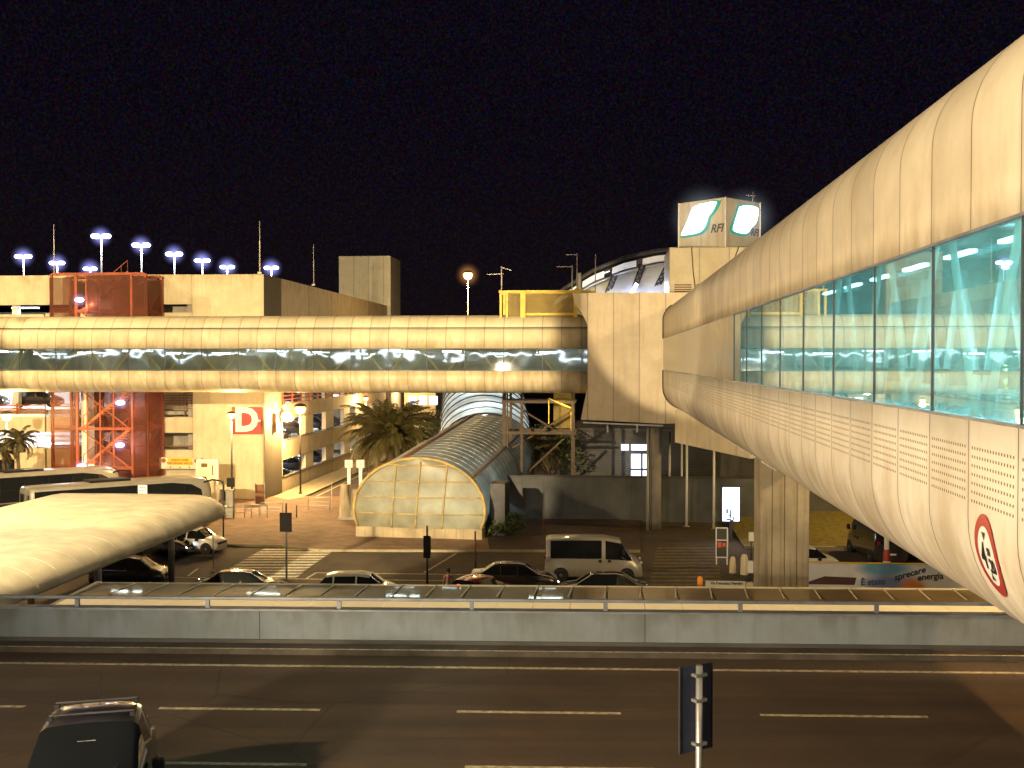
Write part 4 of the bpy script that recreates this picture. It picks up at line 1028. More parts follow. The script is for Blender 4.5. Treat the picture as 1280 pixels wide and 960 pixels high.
# red D sign
t = thing('letter_sign', 'square red sign with a big white letter D on the car park corner tower', 'sign', at(308, 527, d=90.3))
xa, xb_ = at(288.5, d=90.4).x, at(327.5, d=90.4).x; za, zb_ = zat(543, 90.4), zat(509, 90.4)
m = MB(); m.box(xa, xb_, CY-.16, CY-.03, za, zb_); m.build('panel', M['signred'], t, True, bevel=.02)
T = Matrix.Translation(((xa+xb_)/2-.05, CY-.17, (za+zb_)/2)) @ Matrix.Rotation(PI/2, 4, 'X')
text('D', 2.7, M['signwhite'], t, T, bold=.13, sx=1.0)
m = MB(); m.box(xb_-.75, xb_-.12, CY-.175, CY-.165, (za+zb_)/2-.07, (za+zb_)/2+.07); m.build('bar_mark', M['signwhite'], t, True)
t = thing('portal_gate', 'white portal frame with a small notice against the car park tower', 'frame', at(258, d=86, z=LOWZ))
xa, xb_ = at(244, d=86).x, at(272, d=86).x; yq = at(258, d=86).y
m = MB(); m.box(xa, xa+.12, yq, yq+.15, LOWZ, -.9); m.box(xb_-.12, xb_, yq, yq+.15, LOWZ, -.9); m.box(xa, xb_, yq-.003, yq+.153, -.897, -.75); m.build('frame', M['white'], t, True)
m = MB(); m.box(xa+.13, xb_-.13, yq+.05, yq+.1, -2.4, -.91); m.build('board', M['cream'], t, True)
m = MB(); m.box(xb_-.5, xb_-.4, yq+.02, yq+.045, -2.0, -1.2); m.box(xa+.4, xa+.9, yq+.02, yq+.045, -1.35, -1.05); m.build('print_mark', M['brown'], t, True)
t = thing('yellow_notice_sign', 'wide yellow sign with two lines of rusty lettering between two round marks', 'sign', at(213, 582, d=88))
xa, xb_ = at(186, d=88.5).x, at(241, d=88.5).x; yq = CY-.75; zt = zat(575.5, 88); zb = zat(590, 88)
m = MB(); m.box(xa, xb_, yq, yq+.3, zb, zt); m.build('panel', M['cream'], t, True, bevel=.02)
m = MB(); m.box(xa+.75, xb_-.75, yq-.02, yq-.004, zb+.32, zt-.03); m.build('yellow_field', M['signyellow'], t, True)
for i, s_ in enumerate(('NORTIC ROMA', 'PARCHEGGIO VEICOLI')):
    T = Matrix.Translation(((xa+xb_)/2, yq-.03, zt-.2-i*.27)) @ Matrix.Rotation(PI/2, 4, 'X')
    text(s_, .26, M['rust'], t, T, bold=.008, sx=.85)
m = MB()
for x in (xa+.38, xb_-.38): m.tube((x, yq-.05, zt-.25), (x, yq-.005, zt-.25), .19, n=18)
m.build('round_mark', M['rust'], t, True)
m = MB()
for k in range(3): m.tube((xa+1+k*.8, yq-.06, zb+.15), (xa+1+k*.8, yq-.005, zb+.15), .06, n=10)
m.build('stud', M['ink'], t, True)

# back block with stair head, and lower wing
t = thing('roof_stair_block', 'pale windowless stair block rising above the far end of the car park roof', 'building', (-30, 144, LOWZ))
p = at(432, d=147); q = at(496, d=147)
m = MB(); m.box(p.x, q.x, 141, 148, LOWZ, zat(322, 145)); m.build('wall', clad('stair_block_panels', 0, 2.0, (.5, .48, .4), off=p.x, streak=.3, rough=.8), t, True, bevel=.05)
t = thing('rear_car_park_wing', 'lower dark wing of the car park stretching away behind the stair block', 'building', (-40, 170, LOWZ))
m = MB(); m.box(-75, p.x+6.5, 150, 190, LOWZ, 12.2); m.build('wall', M['carside'], t, True)
m = MB(); m.box(-75, p.x+6.6, 149.9, 190, 12.203, 12.5); m.build('roof', M['darkc'], t, True)
t = thing('distant_cream_building', 'small lit cream block with openings seen past the palm under the bridge', 'building', at(525, d=150, z=LOWZ))
p = at(505, d=150); q = at(545, d=150); m = MB(); m.box(p.x, q.x, p.y, p.y+8, LOWZ, 4); m.build('wall', M['cream_plain'], t, True)
for i in range(3):
    x = p.x+.6+i*1.5; m = MB(); m.box(x, x+1.1, p.y-.06, p.y-.01, 1.0, 2.2); m.build('window', M['winlit'], t, True)
light('POINT', t, (p.x+1, p.y-4, 3), 1500, SOD, .3)

# masts on the roof
def mastpole(px, top, bot, d, label):
    p = at(px, d=d, z=zat(bot, d)); t = thing('roof_mast', label, 'mast', p, group='thin bare masts on the car park roof')
    m = MB(); m.tube(p, (p.x, p.y, zat(top, d)), .06, .03, 8); m.build('pole', M['pole'], t, True)
    m = MB(); m.box(p.x-.15, p.x+.15, p.y-.15, p.y+.15, p.z-.1, p.z+.05); m.build('foot', M['steel'], t, True)
mastpole(69, 281, 343, 91, 'thin bare mast at the left edge of the red stair tower')
mastpole(325.5, 277, 341, 90, 'tallest thin mast at the front corner of the car park roof')
mastpole(392.5, 306, 356, 110, 'thin bare mast halfway along the sloping side wall of the car park')
# double-headed lamps on the roof
def rooflamp(px, py, d, zb, label):
    zt = zat(py, d); p = at(px, d=d, z=zb)
    t = thing('roof_lamp', label, 'lamp', p, group='white twin headed lamps on the car park roof')
    m = MB(); m.tube(p, (p.x, p.y, zt), .14, .09, 8); m.build('pole', M['white'], t, True)
    m = MB(); m.bar((p.x-.9, p.y, zt), (p.x+.9, p.y, zt), .12); m.build('cross_arm', M['white'], t, True)
    for s_ in (-1, 1):
        m = MB(); m.lathe([(.01, .28), (.38, .24), (.55, .06), (.55, -.06), (.38, -.26), (.01, -.3)], 12, (p.x+s_*.68, p.y-.1, zt+.12)); m.build('lamp_head', M['whiteglow'], t, True)
    light('POINT', t, (p.x, p.y-.6, zt-.5), 700, COOL, .4)
    bloom_ball(t, (p.x, p.y-.1, zt+.1), .0125*d, (.35, .36, 1), 3.4)
for args in ((128, 297, 131, 13, 'tallest looking roof lamp rising behind the red stair tower'), (178, 308, 141, 12.5, 'roof lamp just right of the tallest roof lamp'),
             (219, 319, 152, 12.5, 'third roof lamp of the receding row, in mid height'), (254, 327, 164, 12.5, 'fourth roof lamp of the receding row'),
             (285, 335, 176, 12.5, 'low roof lamp barely above the parapet, next to the corner lamp'), (340, 336, 178, 12.5, 'roof lamp past the corner mast above the side wall'),
             (31, 322, 152, 12.5, 'leftmost of the white roof lamps'), (73, 330, 168, 12.5, 'roof lamp just left of the red stair tower top'), (114, 337, 188, 12.5, 'lowest roof lamp peeping over the red stair tower')):
    rooflamp(*args)

# ------------------------------------------------------------------ red stair tower
rt = thing('red_stair_tower', 'tall rusty red steel stair tower with mesh walls on the car park front', 'staircase', (-42.5, 86, LOWZ))
TX0, TX1, TYa, TYb = at(67, d=88.8).x, at(183.5, d=87.6).x, 84.9, 88.3
ZT = zat(342.5, 88)
m = MB()
cols = [TX0, at(93, d=88).x, at(107, d=88).x, at(124, d=88).x, at(141, d=88).x, at(165, d=88).x, TX1-.2]
for x in (cols[0], cols[1], cols[5], cols[6]): m.box(x, x+.2, TYa, TYa+.2, LOWZ, ZT)
for x in (cols[2], cols[3], cols[4]): m.box(x, x+.1, TYa+.02, TYa+.12, LOWZ, ZT)
for x in (cols[0], cols[6]): m.box(x, x+.2, TYb-.2, TYb, LOWZ, ZT)
m.build('post', M['redsteel'], rt, True)
lev = [-1.6, 1.6, 4.8, 8.0, 11.2, ZT]
m = MB()
for z in lev: m.box(TX0+.21, TX1-.21, TYa+.04, TYa+.2, z-.12, z+.1); m.box(TX0+.21, TX1-.21, TYb-.2, TYb, z-.12, z+.1)
m.build('beam', M['redsteel'], rt, True)
m = MB(); m.box(TX0, cols[1], TYa-.05, TYa-.02, -1.6, ZT-.3); m.box(cols[5]+.2, TX1, TYa-.05, TYa-.02, LOWZ, ZT-.3); m.box(TX0+.2, TX1-.2, TYb-.1, TYb-.07, LOWZ, ZT-.3)
m.box(cols[2]+.2, cols[5], TYa-.03, TYa-.015, 10.4, ZT-.1); m.box(TX1-.05, TX1-.02, TYa, TYb, LOWZ, ZT-.3)
m.build('mesh_panel', M['redmesh'], rt, True)
m = MB()
for zb_ in [LOWZ+1.6*i for i in range(11)]:
    for x0_, x1_ in ((TX0+.21, cols[1]), (cols[5]+.2, TX1-.21)):
        m.bar((x0_, TYa+.02, zb_), (x1_, TYa+.02, zb_), .06); m.bar((x0_, TYb-.15, zb_), (x1_, TYb-.15, zb_+1.5), .05)
for k_ in range(5): m.bar((TX0+.4, TYb-.16, lev[k_]), (TX1-.4, TYb-.16, lev[k_+1]), .09); m.bar((TX1-.4, TYb-.17, lev[k_]), (TX0+.4, TYb-.17, lev[k_+1]), .09)
m.build('lattice', M['orangesteel'], rt, True)
m = MB(); m.box(cols[1]+.25, cols[5], TYa+1.6, TYa+1.63, LOWZ, ZT-.4); m.build('inner_screen', M['redmesh'], rt, True)
for i, z in enumerate(lev[:-1]):
    m = MB(); x0, x1 = (cols[1]+.5, cols[5]-.3)
    for s_ in range(16):
        f = s_/16; m.box(x0+(x1-x0)*f, x0+(x1-x0)*(f+.06), TYa+.3, TYa+1.4, z+(3.1)*f, z+3.1*f+.06)
    m.bar((x0, TYa+.3, z+.05), (x1, TYa+.3, z+3.15), .07, .2); m.build('flight', M['orangesteel'], rt, True)
    m = MB(); m.bar((x0, TYa+.28, z+1.0), (x1, TYa+.28, z+4.1), .05)
    m.bar((x0, TYa+.1, z+3.1), (x1, TYa+.1, z+.1), .08)
    for k in range(8): f = k/7; m.bar((x0+(x1-x0)*f, TYa+.28, z+3.1*f), (x0+(x1-x0)*f, TYa+.28, z+3.1*f+1), .03)
    m.build('handrail', M['redsteel'], rt, True)
m = MB(); m.box(cols[1]+.3, cols[2]-.1, TYa+.4, TYb, LOWZ, 11); m.build('core_column', M['cream_plain'], rt, True)
for i, (px, py) in enumerate(((150, 503.5), (149, 556.5), (101, 583), (100, 375))):
    p = at(px, py, d=87.2)
    m = MB(); m.lathe([(.01, .16), (.25, .14), (.36, 0), (.25, -.14), (.01, -.16)], 12, p); m.build('bulkhead_lamp', M['whiteglow'], rt, True)
    light('POINT', rt, p+Vector((0, -.5, -.1)), 130, COOL, .2); bloom_ball(rt, p, .8, (.5, .45, 1), 2.2)
    light('POINT', rt, p+Vector((.5, 1.2, -.3)), 260, (1, .7, .5), .2)
light('POINT', rt, (cols[3], TYa+1, 7), 300, (1, .6, .35), .3)

# ------------------------------------------------------------------ street lamps
def streetlamp(px, py, d, label, energy, base=LOWZ, arm=0, col=SOD, matr='sodium', rad=.3, polem='darksteel', group='lit sodium street lamps'):
    p = at(px, d=d, z=base); zt = zat(py, d)
    t = thing('street_lamp', label, 'lamp', p, group=group)
    m = MB(); m.tube(p, (p.x, p.y, zt-.3), .09, .06, 10); m.lathe([(.2, 0), (.2, .15), (.1, .3)], 12, p); m.build('pole', M[polem], t, True)
    m = MB(); m.lathe([(.01, -rad), (rad*.7, -rad*.75), (rad, 0), (rad*.7, rad*.6), (.01, rad*.7)], 16, (p.x, p.y, zt)); m.build('lamp_globe', M[matr], t, True)
    m = MB(); m.lathe([(rad*1.15, rad*.35), (rad*.8, rad*.8), (.01, rad)], 16, (p.x, p.y, zt+.02)); m.build('lamp_cap', M['darksteel'], t, True)
    light('POINT', t, (p.x, p.y-.1, zt-rad-.25), energy, col, .25)
    bloom_ball(t, (p.x, p.y, zt), .014*d, (1, .42, .10), 1.6)
    return t
streetlamp(289, 519, 82, 'globe lamp on a dark pole in front of the red letter D sign', 4500)
streetlamp(375, 511, 94, 'lit lamp on a slim pole standing at the side street kerb', 6500, rad=.5)
p = at(356, 521, d=95); p.x = XR+.55
t = thing('wall_lamp', 'big glaring round lamp fixed to the corner of the car park side wall', 'lamp', p)
m = MB(); m.lathe([(.01, -.5), (.4, -.35), (.52, 0), (.4, .35), (.01, .5)], 16, p); m.build('lamp_globe', M['sodium'], t, True)
m = MB(); m.bar((XR, p.y, p.z+.5), (p.x, p.y, p.z+.5), .1); m.build('bracket', M['brown'], t, True)
light('POINT', t, p+Vector((.75, -.2, -.3)), 5200, SOD, .3)
bloom_ball(t, p, 1.6, (1, .5, .14), 1.8)
streetlamp(8, 520, 84, 'lit lamp at the far left in front of the open parking decks', 5000, rad=.42)
streetlamp(457, 498, 125, 'small distant lamp glowing beside the palm crown', 3000, rad=.3)
streetlamp(585, 344, 122, 'orange lamp on a tall lone mast against the night sky', 4500, rad=.55, polem='pole')
t = thing('wall_lamp', 'wall lamp with a tall bracket on the shaded side of the corner tower', 'lamp', at(341, 513, d=93))
p = at(341, 513, d=93); p.x = XR+.35
m = MB(); m.lathe([(.01, -.2), (.2, -.1), (.22, .1), (.01, .2)], 12, p); m.build('lamp_globe', M['sodium'], t, True)
m = MB(); m.box(XR+.01, XR+.3, p.y-.2, p.y+.2, p.z-1.9, p.z-.25); m.build('bracket', M['brown'], t, True)
light('POINT', t, p+Vector((.5, -.3, 0)), 300, SOD2, .15)

# ------------------------------------------------------------------ vehicles
def car_parts(t, prof, wmax, paint, head='lampoff', tailm='tail', wheels=(1.3, -1.35), wr=.31, vtype='car'):
    """prof: list of (x, z_belt, z_top, half_width, top_half_width, cabin_flag); x runs from tail to nose"""
    z0 = .2
    ring = []
    for (x, zb, zt, w_, wt, cab) in prof:
        half = [(0, z0), (w_*.86, z0), (w_*.97, z0+.12), (w_, (z0+zb)*.55), (w_*.965, zb)]
        if cab: half += [(wt+(w_*.965-wt)*.12, zt-.07), (wt*.9, zt-.005), (wt*.5, zt+.02), (0, zt+.025)]
        else: half += [(w_*.93, zb+.015), (w_*.8, zt-.005), (w_*.4, zt+.01), (0, zt+.015)]
        ring.append([(x, -y, z) for y, z in half] + [(x, y, z) for y, z in half[::-1][1:-1]])
    body = MB(); gl = MB(); n = len(ring[0]); win = MB()
    for i in range(len(prof)-1):
        for j in range(n):
            k = (j+1) % n; quad = [ring[i][j], ring[i][k], ring[i+1][k], ring[i+1][j]]
            sidew = (j == 4 or j == n-5)
            c0, c1 = prof[i][5], prof[i+1][5]
            screen = (c0 != c1) and (4 <= j <= n-5)
            if (sidew and c0 == 1 and c1 == 1 and prof[i+1][0]-prof[i][0] > .2): (win).add(quad, [(0, 1, 2, 3)], True)
            elif screen: gl.add(quad, [(0, 1, 2, 3)], True)
            else: body.add(quad, [(0, 1, 2, 3)], True)
    body.add(ring[0], [tuple(range(n))]); body.add(ring[-1], [tuple(range(n))])
    body.build('body', paint, t); gl.build('windscreen', M['carglass'], t); win.build('side_window', M['carglass'], t)
    xt, xn = prof[0][0], prof[-1][0]
    for wx in wheels:
        for s_ in (-1, 1):
            yo = s_*(wmax-.16)
            m = MB(Matrix.Translation((wx, yo, wr)) @ Matrix.Rotation(PI/2, 4, 'X')); m.lathe([(wr*.6, -.1), (wr*.95, -.1), (wr, -.06), (wr, .06), (wr*.95, .1), (wr*.6, .1)], 22)
            wh = m.build('wheel', M['tyre'], t)
            m = MB(Matrix.Translation((wx, yo, wr)) @ Matrix.Rotation(PI/2, 4, 'X')); m.lathe([(.02, .09), (wr*.25, .09), (wr*.6, .07), (wr*.62, .1)] if s_ < 0 else [(.02, -.09), (wr*.25, -.09), (wr*.6, -.07), (wr*.62, -.1)], 22)
            o = m.build('rim', M['alloy'], wh)
            m = MB(); m.tube((wx, s_*(wmax-.3), wr+.02), (wx, s_*(wmax+.004), wr+.02), wr*1.17, n=22); m.build('wheel_arch', M['plastic'], t)
            bodywheel = None
    # the arch disc is dark; the wheel stands 1 cm proud of it
    for o in list(t.children):
        if o.name.startswith('wheel') and not o.name.startswith('wheel_arch'):
            s_ = 1 if sum(v.co.y for v in o.data.vertices) > 0 else -1
            for oo in [o]+list(o.children):
                for v in oo.data.vertices: v.co.y += s_*.075
    for s_ in (-1, 1):
        zb = prof[-1][1]; zh = prof[-2][2]-.16 if vtype == 'car' else 1.0
        m = MB(); m.lathe([(.01, .06), (.12, .04), (.16, 0), (.12, -.04), (.01, -.06)], 12, (0, 0, 0)); 
        m.v = [Vector((p.z*1.4+xn-.08, p.x*1.15+s_*(prof[-1][3]-.18), p.y*.62+zh-.02)) for p in m.v]; m.build('headlight', M[head], t)
        zt_ = prof[0][1]-.1 if vtype == 'car' else 1.3
        m = MB(); m.box(xt-.03, xt+.1, s_*(prof[0][3]-.14)-.1, s_*(prof[0][3]-.14)+.1, zt_-.14, zt_+.06); m.build('tail_light', M[tailm], t, bevel=.02)
        # mirror
        cab = [p for p in prof if p[5]]; mx = cab[-1][0]
        m = MB(); m.box(mx+.05, mx+.22, s_*(wmax+.02), s_*(wmax+.2), prof[-3][1]-.02 if vtype == 'car' else 1.45, prof[-3][1]+.14 if vtype == 'car' else 1.75)
        if s_ < 0: m.v = [Vector(p) for p in m.v]
        m.build('wing_mirror', M['plastic'], t, bevel=.03)
        m = MB()
        for hx in ((.1, -.85) if vtype == 'car' else (.25, .75)): m.box(hx, hx+.16, s_*(wmax-.012), s_*(wmax+.018), .86 if vtype == 'car' else 1.05, .89 if vtype == 'car' else 1.18)
        m.build('door_handle', M['plastic'] if vtype == 'van' else paint, t, bevel=.005)
    m = MB(); m.box(xn-.06, xn+.015, -.26, .26, .4, .5); m.build('number_plate', M['signwhite'], t)
    m = MB(); m.box(xt-.015, xt+.06, -.26, .26, .55, .66); m.build('number_plate', M['signwhite'], t)
    m = MB(); m.box(xn-.09, xn+.01, -.55, .55, .54, .66); m.build('grille', M['plastic'], t)
HATCH = [(-1.98, .62, .66, .72, .6, 0), (-1.92, .92, .96, .8, .62, 0), (-1.86, .95, 1.0, .82, .6, 0), (-1.5, .94, 1.40, .845, .58, 1), (-1.15, .93, 1.45, .85, .6, 1), (-1.08, .93, 1.46, .85, .6, 1),
         (-.05, .91, 1.48, .85, .6, 1), (.03, .91, 1.48, .85, .6, 1), (.62, .9, 1.4, .85, .58, 1), (1.18, .9, .97, .84, .62, 0), (1.55, .82, .88, .82, .6, 0), (1.85, .7, .74, .76, .55, 0), (1.98, .5, .55, .64, .5, 0)]
SEDAN = [(-2.25, .6, .66, .7, .6, 0), (-2.2, .9, .95, .78, .6, 0), (-1.65, .93, 1.0, .84, .6, 0), (-1.1, .93, 1.36, .86, .56, 1), (-.75, .92, 1.41, .865, .58, 1), (-.68, .92, 1.42, .865, .58, 1),
         (.1, .9, 1.42, .865, .58, 1), (.18, .9, 1.42, .865, .58, 1), (.55, .89, 1.36, .86, .57, 1), (1.2, .88, .95, .85, .6, 0), (1.75, .8, .86, .82, .6, 0), (2.1, .68, .72, .75, .55, 0), (2.25, .48, .54, .62, .5, 0)]
SUV = [(-2.25, .7, .76, .78, .66, 0), (-2.2, 1.0, 1.05, .86, .68, 0), (-2.14, 1.05, 1.1, .9, .66, 0), (-1.95, 1.06, 1.66, .92, .66, 1), (-1.2, 1.06, 1.72, .93, .68, 1), (-1.12, 1.06, 1.72, .93, .68, 1),
       (-.2, 1.04, 1.73, .93, .69, 1), (-.1, 1.04, 1.73, .93, .69, 1), (.45, 1.03, 1.66, .93, .68, 1), (1.05, 1.02, 1.1, .92, .7, 0), (1.75, .96, 1.02, .9, .68, 0), (2.15, .8, .86, .84, .62, 0), (2.28, .55, .6, .76, .6, 0)]
VAN = [(-2.6, .8, .85, .9, .8, 0), (-2.58, 1.15, 1.2, .98, .86, 0), (-2.55, 1.22, 2.15, 1.0, .86, 1), (-2.4, 1.22, 2.22, 1.0, .88, 1), (-2.3, 1.22, 2.24, 1.0, .88, 1), (-.95, 1.22, 2.26, 1.0, .88, 1), (.42, 1.22, 2.26, 1.0, .88, 1), (.55, 1.22, 2.26, 1.0, .88, 1), (.62, 1.2, 2.25, 1.0, .88, 1),
       (1.45, 1.16, 2.1, 1.0, .84, 1), (2.02, 1.12, 1.22, .98, .8, 0), (2.35, 1.0, 1.06, .94, .76, 0), (2.55, .75, .8, .86, .7, 0), (2.6, .45, .5, .8, .66, 0)]
def vehicle(name, label, cat, prof, w_, paint, px, d, head_deg, group=None, z=LOWZ, **k):
    p = at(px, d=d, z=z); t = thing(name, label, cat, p, R(head_deg), group)
    car_parts(t, prof, w_, M[paint], **k); return t
G1 = 'cars standing in the street behind the canopy'
vehicle('parked_car', 'white hatchback parked at the end of the bus canopy', 'car', HATCH, .85, 'p_white', 240, 66.5, -8)
c_ = vehicle('parked_car', 'dark car with glaring headlights half hidden under the bus canopy edge', 'car', HATCH, .85, 'p_black', 196, 65, 2, head='lampw')
light('POINT', c_, at(232, 685, d=64.6), 120, COOL, .15)
vehicle('parked_car', 'dark estate car tucked under the corner of the bus canopy', 'car', HATCH, .85, 'p_dark', 162, 56.5, 3, G1)
vehicle('parked_car', 'black low car below the left zebra crossing', 'car', SEDAN, .865, 'p_black', 301, 53.0, 3, G1)
vehicle('parked_car', 'silver rounded car in the row behind the canopy', 'car', HATCH, .85, 'p_silver', 448, 52.3, 2, G1)
c_ = vehicle('parked_car', 'dark red car with one red brake light glowing in its rear window', 'car', SEDAN, .865, 'p_red', 597, 51.8, 62, G1)
m = MB(); m.box(-1.42, -1.36, -.22, .22, 1.16, 1.22); m.build('brake_light', M['tailon'], c_)
c_ = vehicle('moving_car', 'dark car driving right with its headlights on beside the van', 'car', SEDAN, .865, 'p_dark', 644, 55.2, 2, G1, head='lampw', wheels=(1.35, -1.4))
light('SPOT', c_, at(694, 732, d=54.8), 500, COOL, .1, target=at(900, 745, d=53), spot=R(60))
vehicle('parked_car', 'black car in front of the silver minibus', 'car', SEDAN, .865, 'p_black', 752, 52.5, 183, G1)
vehicle('minibus', 'silver minibus with a long dark side window stopped in the street', 'minibus', VAN, 1.0, 'p_vansilver', 742, 58.2, 2, wheels=(1.75, -1.75), wr=.34, vtype='van')
vehicle('parked_car', 'white car showing its windscreen to the right of the concrete pier', 'car', HATCH, .85, 'p_white', 1004, 60, 2)
vehicle('parked_car', 'dark car parked in front of the lit lawn bank', 'car', SEDAN, .865, 'p_black', 1146, 63.5, 183)
vehicle('parked_van', 'black van with pale windscreen beside the white post by the lawn', 'van', VAN, 1.0, 'p_dark', 1096, 64.5, 96, wheels=(1.75, -1.75), wr=.34, vtype='van')
# foreground car
MPV = [(-2.0, .7, .76, .76, .64, 0), (-1.96, 1.0, 1.04, .84, .66, 0), (-1.9, 1.04, 1.08, .87, .64, 0), (-1.66, 1.04, 1.54, .89, .62, 1), (-1.45, 1.04, 1.62, .9, .66, 1), (-1.15, 1.03, 1.64, .9, .68, 1), (-1.08, 1.03, 1.64, .9, .68, 1),
       (-.45, 1.02, 1.62, .9, .69, 1), (.95, .98, 1.03, .88, .68, 0), (1.5, .9, .95, .86, .64, 0), (1.85, .74, .8, .8, .6, 0), (2.05, .5, .55, .7, .56, 0)]
fc = vehicle('parked_car', 'dark compact car with roof bars on the elevated road at lower left', 'car', MPV, .9, 'p_fore', 103, 16.0, -90+4.7+14, z=0, wheels=(1.35, -1.3), wr=.33)
for x in (-1.35, -.7):
    m = MB(); m.box(x-.025, x+.025, -.62, .62, 1.70, 1.73); m.build('roof_bar', M['darksteel'], fc, bevel=.01)
    for s_ in (-1, 1):
        m = MB(); m.box(x-.05, x+.05, s_*.6-.04, s_*.6+.04, 1.63, 1.70); m.build('bar_foot', M['plastic'], fc, bevel=.01)
m = MB(); m.box(-.12, -.08, -.13, .13, 1.42, 1.49); m.build('rear_view_mirror', M['lampoff'], fc)
m = MB(); m.tube((-1.6, 0, 1.6), (-1.9, 0, 1.95), .008); m.build('aerial', M['plastic'], fc)
for s_ in (-1, 1):
    m = MB(); m.bar((.75, s_*.3-.25, 1.13), (.45, s_*.3+.2, 1.26), .02); m.build('wiper', M['plastic'], fc)

# cars on the parking decks
dc = thing('deck_car', 'dark hatchback parked behind the red railing on an open deck', 'car', (-50, CY+2.6, 2.86), R(100), 'cars on the car park decks')
car_parts(dc, HATCH, .85, M['p_dark'])
WORLD[dc.name] = WORLD[dc.name]
def deckcar(x, y, z, rz, label): put(dc, (x, y, z), R(rz), label)
dc.rotation_euler = (0, 0, R(8)); dc.location = (-49.2, CY+2.6, 3.1)
deckcar(-54.2, CY+2.6, 3.1, 5, 'dark car at the left picture edge behind the red railing')
for i, (y, z, s_) in enumerate(((97, .02, 'first opening of the middle row'), (99.8, .02, 'second place of the middle row'), (106.5, .02, 'third place of the middle row'), (114.6, .02, 'fourth place of the middle row'), (121, .02, 'far end of the middle row'),
                              (96.6, -3.3, 'first opening of the lowest row'), (99.6, -3.3, 'second place of the lowest row'), (106.5, -3.3, 'third place of the lowest row'), (114.6, -3.3, 'fourth place of the lowest row'),
                              (98, 3.2, 'first place behind the red railing'), (106, 3.2, 'second place behind the red railing'), (113, 3.2, 'third place behind the red railing'))):
    zz = -.34 if z == .02 else (2.86 if z == 3.2 else LOWZ+.6)
    deckcar(XR-3.2, y, zz, 4, 'dark car inside the car park, '+s_)

# ------------------------------------------------------------------ coaches
def coach_parts(t, hump=True):
    Lh, W, H = 6.1, 1.27, 3.55
    # body shell
    m = MB(); rows = []
    for (x, w_, zt, zb) in ((-Lh, W*.94, H-.12, .45), (-Lh+.15, W, H, .35), (0, W, H+.02, .3), (4.6, W, H+.02, .3), (5.5, W*.98, H-.06, .32), (5.95, W*.93, H-.35, .36), (Lh, W*.88, H-.9, .4)):
        h = [(0, zb), (w_*.9, zb), (w_, zb+.15), (w_, 1.62), (w_, 1.64), (w_*.985, zt-.38), (w_*.94, zt-.12), (w_*.82, zt), (0, zt+.06)]
        rows.append([(x, -y, z) for y, z in h]+[(x, y, z) for y, z in h[::-1][1:-1]])
    m.strip(rows, True, True); m.add(rows[0], [tuple(range(16))]); m.add(rows[-1], [tuple(range(16))]); m.build('body', M['p_coach'], t)
    for s_ in (-1, 1):
        y = s_*(W+.012)
        m = MB()
        pts = [(-5.85, 1.5), (5.0, 1.5), (5.45, 1.8), (5.3, 2.7), (4.6, 3.1), (3.2, 3.3), (-5.85, 3.34)]
        m.prism([(x, y-.008, z) for x, z in pts], (0, .016, 0)); m.build('side_window', M['carglass'], t)
        m = MB()
        for x in (-4.4, -2.7, -1.0, .7, 2.4, 4.1): m.box(x-.02, x+.02, s_*(W+.021)-.004, s_*(W+.021)+.004, 1.68, 3.05)
        m.build('window_bar', M['plastic'], t)
        m = MB(); m.box(-5.9, 5.6, s_*(W+.006)-.006, s_*(W+.006)+.006, .5, 1.45); m.build('side_skirt', M['p_dark'] if hump else M['p_silver'], t)
        for wx in (3.4, -3.1, -4.3):
            m = MB(Matrix.Translation((wx, s_*(W-.08), .5)) @ Matrix.Rotation(PI/2, 4, 'X')); m.lathe([(.05, -.12), (.3, -.12), (.48, -.12), (.5, -.05), (.5, .1), (.48, .12), (.3, .12), (.05, .12)], 22); wh = m.build('wheel', M['tyre'], t)
        m = MB(); m.path([(5.5, s_*(W-.1), 3.15), (6.1, s_*(W), 3.3), (6.75, s_*(W+.05), 3.2), (6.95, s_*(W+.08), 2.85), (6.98, s_*(W+.08), 2.4)], .06, 7); ar = m.build('mirror_arm', M['plastic'], t)
        m = MB(); m.box(6.88, 7.05, s_*(W+.08)-.13, s_*(W+.08)+.13, 1.75, 2.4); m.build('mirror', M['plastic'], ar, bevel=.03)
        m = MB(); m.box(Lh-.12, Lh+.03, s_*.85-.22, s_*.85+.22, .75, 1.0); m.build('headlight', M['lampoff'], t, bevel=.03)
        m = MB(); m.box(-Lh-.02, -Lh+.05, s_*1.0-.1, s_*1.0+.1, .8, 1.5); m.build('tail_light', M['tail'], t, bevel=.01)
    m = MB(); m.strip([[(6.14, -1.0, 1.2), (6.17, 0, 1.2), (6.14, 1.0, 1.2)], [(6.13, -1.05, 2.6), (6.16, 0, 2.6), (6.13, 1.05, 2.6)], [(5.98, -1.08, 3.15), (6.02, 0, 3.18), (5.98, 1.08, 3.15)]]); m.build('windscreen', M['carglass'], t)
    m = MB(); m.box(-Lh-.02, -Lh+.02, -1.0, 1.0, 1.9, 3.1); m.build('rear_window', M['carglass'], t, bevel=.01)
    m = MB(); m.box(-2.2, .6, -.7, .7, H+.04, H+.2); m.build('roof_unit', M['plastic'] if hump else M['p_white'], t, bevel=.08)
dirc = R(45+4.7)
p = at(148, d=73.6, z=LOWZ)
cA = thing('coach', 'white coach with a long dark window band in front of the red stair tower', 'bus', p, R(44), 'coaches parked by the car park'); coach_parts(cA)
cA.scale = (1, 1, 1)
cB = put(cA, at(40, d=80, z=LOWZ), R(47), 'second coach standing just behind the white coach, mostly roof')
cC = put(cA, at(-30, d=92, z=LOWZ), R(35), 'third coach at the left picture edge behind the other two')

